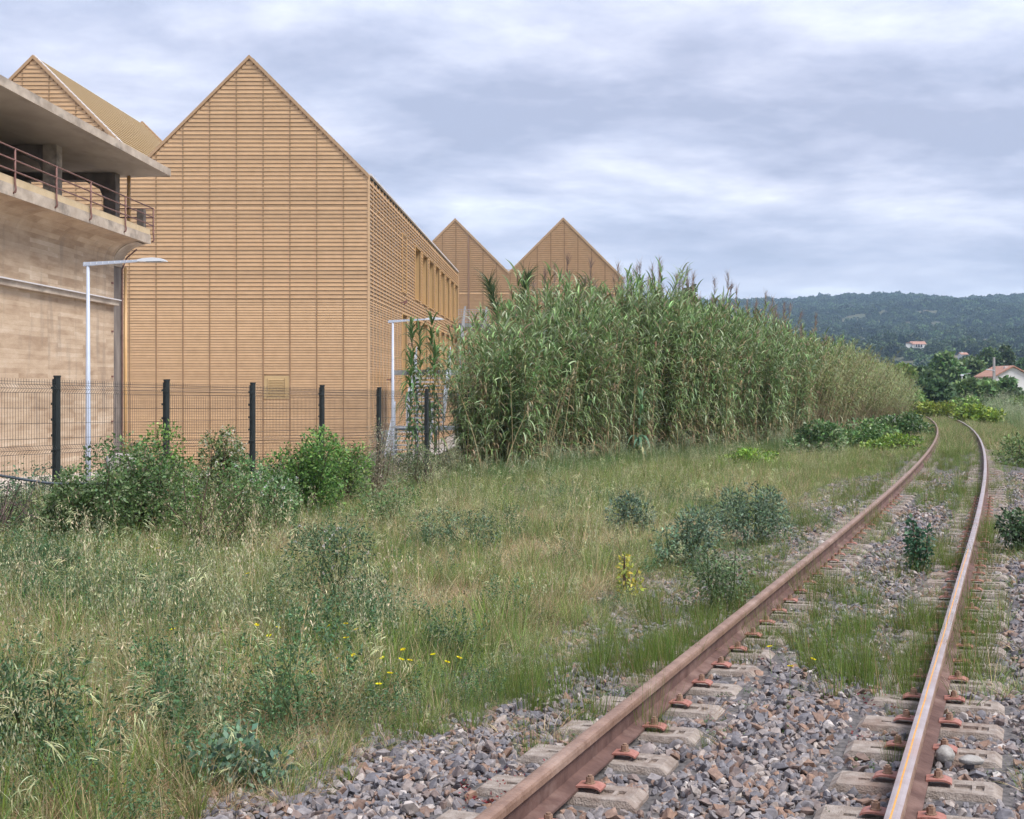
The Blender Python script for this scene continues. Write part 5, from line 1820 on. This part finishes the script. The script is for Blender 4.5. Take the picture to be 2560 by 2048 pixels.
def tree(box, D_, n, leaf, cols, label, seed, base_z=-1.6, lobes=14, conifer=False, group='trees beyond the track', trunk_h=0.35, cat='tree', name='broadleaf_tree'):
    r = np.random.default_rng(seed)
    x0, x1 = wx(box[0], D_), wx(box[2], D_)
    zt, zl = wp(0, box[1], D_)[2], wp(0, box[3], D_)[2]
    xm, W = (x0 + x1) / 2, x1 - x0
    zb = min(base_z, zl)
    root = empty(name, (xm, D_, zb), label, cat, group)
    H = zt - zl
    tk = Veg()
    tk.tube([(xm, D_, zb - 0.2), (xm + W * 0.02, D_, (zb + zl) / 2 + H * 0.2), (xm - W * 0.02, D_, zl + H * 0.6), (xm, D_, zt - H * 0.15)], [W * 0.035 + 0.08, W * 0.028 + 0.06, W * 0.018 + 0.03, 0.03], np.array((0.1, 0.08, 0.065)), 7)
    C_, R_ = [], []
    for k in range(lobes):
        fz = r.uniform(0.12, 0.86)
        wide = math.sin(math.pi * (0.12 + 0.8 * fz)) if not conifer else (1.05 - fz)
        fx = r.uniform(-0.38, 0.38) * wide
        C_.append((xm + fx * W, D_ + r.uniform(-0.33, 0.33) * W * wide, zl + fz * H))
        R_.append((W * r.uniform(0.15, 0.25), W * r.uniform(0.15, 0.25), H * r.uniform(0.12, 0.2)))
        tk.tube([(xm, D_, zl + H * fz * 0.45), ((xm + C_[-1][0]) / 2, (D_ + C_[-1][1]) / 2, zl + H * fz * 0.75), C_[-1]], [W * 0.014 + 0.02, W * 0.009 + 0.015, 0.015], np.array((0.1, 0.08, 0.065)), 4)
    C_, R_ = np.array(C_), np.array(R_)
    put('trunk', tk.mesh('trunk'), root, (0, 0, 0))
    g = Veg()
    k = rng.integers(0, lobes, n)
    dirs = norm(rng.normal(size=(n, 3)))
    p_ = C_[k] + dirs * R_[k] * (rng.uniform(0.35, 1.15, n) ** 0.6)[:, None]
    od = dirs + rng.normal(0, 0.7, (n, 3))
    lc = pick(cols, n, 0.2) * np.exp(r.normal(0, 0.16, lobes))[k][:, None]
    ls = leaf * rng.uniform(0.6, 1.4, n)
    g.strips(p_, od, ls * 1.15, ls * 0.85, 0.5, lc, 2, prof=LEAFP)
    put('crown', g.mesh('crown'), root, (0, 0, 0))
    return root


TG = [((0.14, 0.22, 0.08), 3), ((0.19, 0.27, 0.11), 2)]
TD = [((0.09, 0.145, 0.06), 3), ((0.125, 0.185, 0.08), 2)]
TL = [((0.19, 0.30, 0.085), 3), ((0.25, 0.35, 0.11), 2)]
tree((2312, 886, 2402, 990), 190, 5200, 0.55, TG, 'large rounded green tree in the middle of the trees beyond the bend', 1)
tree((2215, 900, 2300, 1010), 150, 4600, 0.45, TL, 'light green tree directly right of the reed bed end', 2)
tree((2255, 915, 2345, 1015), 165, 3600, 0.45, TD, 'dark tree between the light green tree and the rounded one', 3)
tree((2385, 893, 2480, 1000), 215, 4200, 0.6, TG, 'broad tree behind the thin white lamp', 4)
tree((2448, 858, 2500, 985), 260, 3000, 0.6, TD, 'tall narrow dark tree left of the concrete pole', 5, lobes=12)
tree((2498, 866, 2540, 960), 270, 2600, 0.6, TD, 'dark tree above the white house roof, left of two', 6, lobes=11)
tree((2532, 866, 2590, 965), 275, 2800, 0.6, TD, 'dark tree above the white house roof, right of two', 7, lobes=11)
tree((2488, 945, 2580, 1035), 120, 3200, 0.30, TD, 'dark spreading pine in front of the white house', 8, lobes=11)
tree((2390, 948, 2495, 1030), 128, 4200, 0.4, TG, 'rounded dark green tree below the pole', 9)
tree((2280, 945, 2380, 1015), 118, 4000, 0.32, [((0.10, 0.18, 0.09), 3), ((0.14, 0.23, 0.10), 2)], 'bluish green tree in front of the tall dark one', 10)
tree((2185, 940, 2265, 1025), 96, 2800, 0.28, TL, 'light green bushy tree behind the last reeds', 11)
tree((1702, 705, 1745, 800), 52, 900, 0.16, TD, 'small dark tree top poking out above the reeds', 12, base_z=-0.6, lobes=8, conifer=True, group='trees behind the reeds')
for k, (bx, D_, n_, cc, lab) in enumerate((
        ((2230, 978, 2330, 1026), 104, 2600, BRIGHT, 'mid green bush left of the yellow-green strip'),
        ((2270, 1003, 2400, 1033), 98, 3000, [((0.27, 0.36, 0.06), 3), ((0.18, 0.26, 0.05), 1)], 'bright yellow-green bush strip beyond the bend'),
        ((2370, 985, 2430, 1030), 100, 1800, TL, 'light green bush below the thin white lamp'),
        ((2395, 1014, 2492, 1052), 84, 2800, [((0.25, 0.34, 0.05), 3), ((0.16, 0.24, 0.05), 2)], 'bright yellow-green bush right of the bend'),
        ((2500, 995, 2600, 1040), 100, 2600, BRIGHT, 'green bush at the right edge below the pine'),
        ((2420, 990, 2500, 1030), 108, 2200, BRAM, 'dark green bush at the foot of the concrete pole'))):
    shrub('bush', bx, D_, n_, 0.22, cc, lab, 'bush', 10, 'bushes beyond the bend', seed=80 + k, depth=4)
# pale tall grass on the right bank
lx_, ly_ = sample_field(3.0, 45, 120, 2330, 2700)
ok = track_off(lx_, ly_) > 3
spread('bank_grass', lx_[ok], ly_[ok], gz(lx_[ok], ly_[ok]), src_tall + src_oat, 0.8, 1.3, 'pale tall grass on the right bank beyond the curve', 'grass')
lx_, ly_ = sample_field(1.2, 75, 130, 1900, 2700)
ok = np.abs(track_off(lx_, ly_)) > 3
spread('far_meadow_grass', lx_[ok], ly_[ok], gz(lx_[ok], ly_[ok]), src_tall, 1.0, 1.8, 'rough green grass in the distance beside the track', 'grass')


def house(name, x0, x1, D_, dep, zb, ze, zr, label, ridge='y', windows=(), chimney=None, group='houses in the distance', wall=None):
    """walls, tiled gable roof; ridge runs along y (gable to the camera) or x"""
    root = empty(name, ((x0 + x1) / 2, D_, zb), label, 'house', group)
    w = MB()
    if ridge == 'y':
        w.prism([(x0, zb), (x1, zb), (x1, ze), ((x0 + x1) / 2, zr), (x0, ze)], D_, D_ + dep, 'y')
    else:
        w.prism([(D_, zb), (D_ + dep, zb), (D_ + dep, ze), (D_ + dep / 2, zr), (D_, ze)], x0, x1, 'x')
    w.build('wall', wall or m_white, root)
    r = MB()
    o_ = 0.35
    if ridge == 'y':
        xm = (x0 + x1) / 2
        sl = (zr - ze) / (xm - x0)
        for xe, sg in ((x0, -1), (x1, 1)):
            r.prism([(xm, zr + 0.05), (xe + sg * o_, ze - sl * o_ + 0.05), (xe + sg * o_, ze - sl * o_ + 0.25), (xm, zr + 0.25)], D_ - o_, D_ + dep + o_, 'y')
    else:
        ym = D_ + dep / 2
        sl = (zr - ze) / (dep / 2)
        for ye, sg in ((D_, -1), (D_ + dep, 1)):
            r.prism([(ym, zr + 0.05), (ye + sg * o_, ze - sl * o_ + 0.05), (ye + sg * o_, ze - sl * o_ + 0.25), (ym, zr + 0.25)], x0 - o_, x1 + o_, 'x')
    r = r.build('roof', m_tile, root)
    if chimney:
        cx, cy, cz0, cz1 = chimney
        MB().box(cx - 0.4, cx + 0.4, cy, cy + 0.7, cz0, cz1).build('chimney', m_white, r)
    for (wx0, wx1, wz0, wz1) in windows:
        f_ = MB().box(wx0, wx1, D_ - 0.04, D_ + 0.06, wz0, wz1).build('window', m_cap, root)
        MB().box(wx0 + 0.1, wx1 - 0.1, D_ - 0.06, D_ - 0.041, wz0 + 0.1, wz1 - 0.1).build('pane', m_glass, f_)
    return root


D_ = 200
zz = lambda py, d: wp(0, py, d)[2]
hx0, hx1 = wx(2487, D_), wx(2578, D_)
house('house', hx0, hx1, D_, 9, -1.3, zz(942, D_), zz(918, D_), 'white house with orange tiled roof at the right edge', 'y', chimney=(wx(2526, D_), D_ + 1.2, zz(925, D_), zz(916, D_)),
      windows=((wx(2512, D_), wx(2524, D_), zz(975, D_), zz(958, D_)),))
D_ = 265
house('house', wx(2449, D_), wx(2480, D_), D_, 7, -1.5, zz(940, D_), zz(930, D_), 'small white house with pink roof left of the pole', 'x', windows=((wx(2455, D_), wx(2464, D_), zz(950, D_), zz(943, D_)),))
D_ = 285
house('house', wx(2428, D_), wx(2451, D_), D_, 7, -1.5, zz(946, D_), zz(937, D_), 'low terracotta roofed house beside the small white one', 'x', wall=m_conc)
D_ = 240
house('house', wx(2388, D_), wx(2408, D_), D_, 7, -1.5, zz(962, D_), zz(944, D_), 'pinkish house half hidden behind the thin white lamp', 'y', wall=m_tile)
# villa on the hill
D_ = 800
hz0 = float(hill_z(np.array(wx(2290, D_)), np.array(D_ * 1.0)))
vz_ = zz(877, D_)
vil = house('villa', wx(2281, D_), wx(2315, D_), D_, 9, vz_ - 5, zz(861, D_), zz(854, D_), 'white villa with a dark loggia on the wooded hillside', 'x')
MB().box(wx(2264, D_), wx(2282, D_), D_ + 1, D_ + 9, vz_ - 5, zz(858, D_)).build('wing', m_white, vil)
MB().box(wx(2263, D_), wx(2283, D_), D_ + 0.6, D_ + 9.4, zz(858, D_), zz(856.5, D_)).build('wing_roof', m_tile, vil)
lg = MB().box(wx(2287, D_), wx(2306, D_), D_ - 0.15, D_ - 0.02, zz(868, D_), zz(861.5, D_)).build('loggia', m_dark, vil)
for px in (2288, 2294, 2300, 2306):
    MB().box(wx(px, D_) - 0.15, wx(px, D_) + 0.15, D_ - 0.5, D_ - 0.2, zz(868, D_), zz(861, D_)).build('loggia_column', m_white, lg)
D_ = 700
house('house', wx(2404, D_), wx(2420, D_), D_, 7, zz(896, D_) - 5, zz(887, D_), zz(882, D_), 'tiny house with red roof at the foot of the hill', 'x', chimney=(wx(2408, D_), D_ + 2, zz(885, D_), zz(880, D_)))

pol = empty('utility_pole', (wx(2485, 150), 150, -1.2), 'grey concrete pole with a street light arm left of the white house', 'pole')
x_ = wx(2485, 150)
MB().prism([(x_ - 0.17, -1.4), (x_ + 0.17, -1.4), (x_ + 0.09, zz(893, 150)), (x_ - 0.09, zz(893, 150))], 149.85, 150.15, 'y').build('mast', m_pole, pol)
a_ = MB().tube([(x_, 149.8, zz(927, 150)), (wx(2470, 150), 149.3, zz(925, 150)), (wx(2458, 150), 149.0, zz(924, 150))], [0.05, 0.045, 0.07], 6).build('lamp_arm', m_galv, pol)
x2 = wx(2485, 150)
MB().box(x_ - 0.32, x_ - 0.23, 149.8, 150.1, -0.8, zz(952, 150)).build('cable_duct', m_lampw, pol)
lp = empty('street_lamp', (wx(2405, 140), 140, -1.2), 'thin white street lamp with curved arm among the far trees', 'street lamp')
x_ = wx(2405, 140)
MB().tube([(x_, 140, -1.2), (x_, 140, zz(938, 140))], [0.09, 0.06], 8).build('pole', m_lampw, lp)
MB().tube([(x_, 140, zz(938, 140)), (wx(2412, 140), 139.8, zz(935.5, 140)), (wx(2422, 140), 139.5, zz(934, 140))], 0.04, 6).build('arm', m_galv, lp)
MB().box(x_ - 0.14, x_ + 0.14, 139.86, 140.14, zz(940, 140), zz(936, 140)).build('lamp_head', m_lampw, lp)

# ------------------------------------------------------------------ wooded hillside and haze


def blob(seed, squash=0.8):
    r = np.random.default_rng(seed)
    g = Veg()
    n = 260
    dirs = norm(r.normal(size=(n, 3)))
    rad = 1 + 0.22 * np.sin(dirs[:, 0] * 4 + seed) * np.cos(dirs[:, 1] * 5 + seed * 2)
    p_ = dirs * rad[:, None] * np.array((1, 1, squash)) + np.array((0, 0, squash * 0.8))
    tone = (0.6, 0.85, 1.0, 1.2, 1.5, 0.75)[seed % 6]
    g.strips(p_, dirs + r.normal(0, 0.8, (n, 3)), 0.42, 0.34, 0.3, tone * pick([((0.07, 0.105, 0.045), 3), ((0.11, 0.15, 0.06), 2), ((0.04, 0.06, 0.03), 1)], n, 0.15), 2, prof=np.array([0.6, 1, 0.5]))
    g.tube([(0, 0, -0.6), (0, 0, 0.6)], [0.1, 0.06], np.array((0.1, 0.08, 0.06)), 4)
    return g


src_wood = [source('far_tree', blob(k, rng.uniform(0.65, 1.0))) for k in range(6)]
n = 21000
y_ = np.sqrt(rng.uniform(425 ** 2, 2150 ** 2, n))
x_ = (rng.uniform(1350, 2900, n) - PX) / F * y_
z_ = hill_z(x_, y_)
clear = noise2(x_, y_, 60, 77) + 0.5 * noise2(x_, y_, 22, 78)
villa_d = np.hypot(x_ - wx(2290, 800), (y_ - 790) * 0.35)
pxh = PX + F * x_ / y_
ok = (clear > -0.62) & ~((np.abs(pxh - 2288) < 30) & (y_ > 775) & (y_ < 812)) & ~((np.abs(pxh - 2412) < 16) & (y_ > 690) & (y_ < 708))
size = np.exp(rng.normal(0.78, 0.36, n)) * np.interp(y_, [480, 900, 2100], [0.85, 1.0, 1.25])
size = np.minimum(size, 4.0)
for (p_c, p_w, y_h, py_b) in ((2288, 36, 800, 876), (2412, 14, 700, 893)):
    sight = CZ + (CZ - (py_b - PY) / F * y_h - CZ) * y_ / y_h
    size = np.where((np.abs(pxh - p_c) < p_w) & (y_ < y_h + 10), np.minimum(size, np.maximum(sight - z_, 1.9) / 1.7), size)
spread('hillside_wood', x_[ok], y_[ok], z_[ok] + size[ok] * 0.05, src_wood, 1, 1, 'bluish green scrub oak wood covering the distant hill', 'wood', 0.05, size[ok])
for px, D_, h, lab in ((2251, 790, 9, 'dark cypress left of the hillside villa, left of two'), (2258, 792, 8, 'dark cypress next to the hillside villa, right of two')):
    x_ = wx(px, D_)
    zb = float(hill_z(np.array(x_), np.array(D_ * 1.0)))
    g = Veg()
    q = 500
    t = rng.uniform(0, 1, q)
    az = rng.uniform(0, 6.28, q)
    rr = 1.1 * np.sin(np.pi * np.clip(t * 0.9 + 0.08, 0, 1)) ** 0.7
    zc_ = zz(865, D_) - 3
    g.strips(np.stack([x_ + rr * np.cos(az), D_ + rr * np.sin(az), zc_ + t * h], 1), np.stack([np.cos(az) * 0.4, np.sin(az) * 0.4, np.ones(q)], 1), 1.0, 0.4, 0.1, pick([((0.03, 0.05, 0.03), 1)], q), 2, prof=LEAFP)
    rt = empty('cypress', (x_, D_, zc_), lab, 'tree', 'cypresses by the villa')
    put('crown', g.mesh('crown'), rt, (0, 0, 0))
    t_ = Veg()
    t_.tube([(x_, D_, zb - 1), (x_, D_, zc_ + 1)], [0.25, 0.2], np.array((0.1, 0.08, 0.06)), 5)
    put('trunk', t_.mesh('trunk'), rt, (0, 0, 0))

hm, t, b = new_mat('haze_air')
t.nodes.remove(b)
vol = N(t, 'ShaderNodeVolumePrincipled')
vol.inputs['Color'].default_value = (0.52, 0.74, 1.0, 1)
vol.inputs['Density'].default_value = 0.00025
vol.inputs['Anisotropy'].default_value = 0.2
t.links.new(vol.outputs[0], t.nodes['Material Output'].inputs['Volume'])
hb = MB().box(-3100, 3100, -450, 3100, -25, 190).build('haze', hm)
tag(hb, 'thin blue summer haze over the valley', 'haze', kind='stuff')
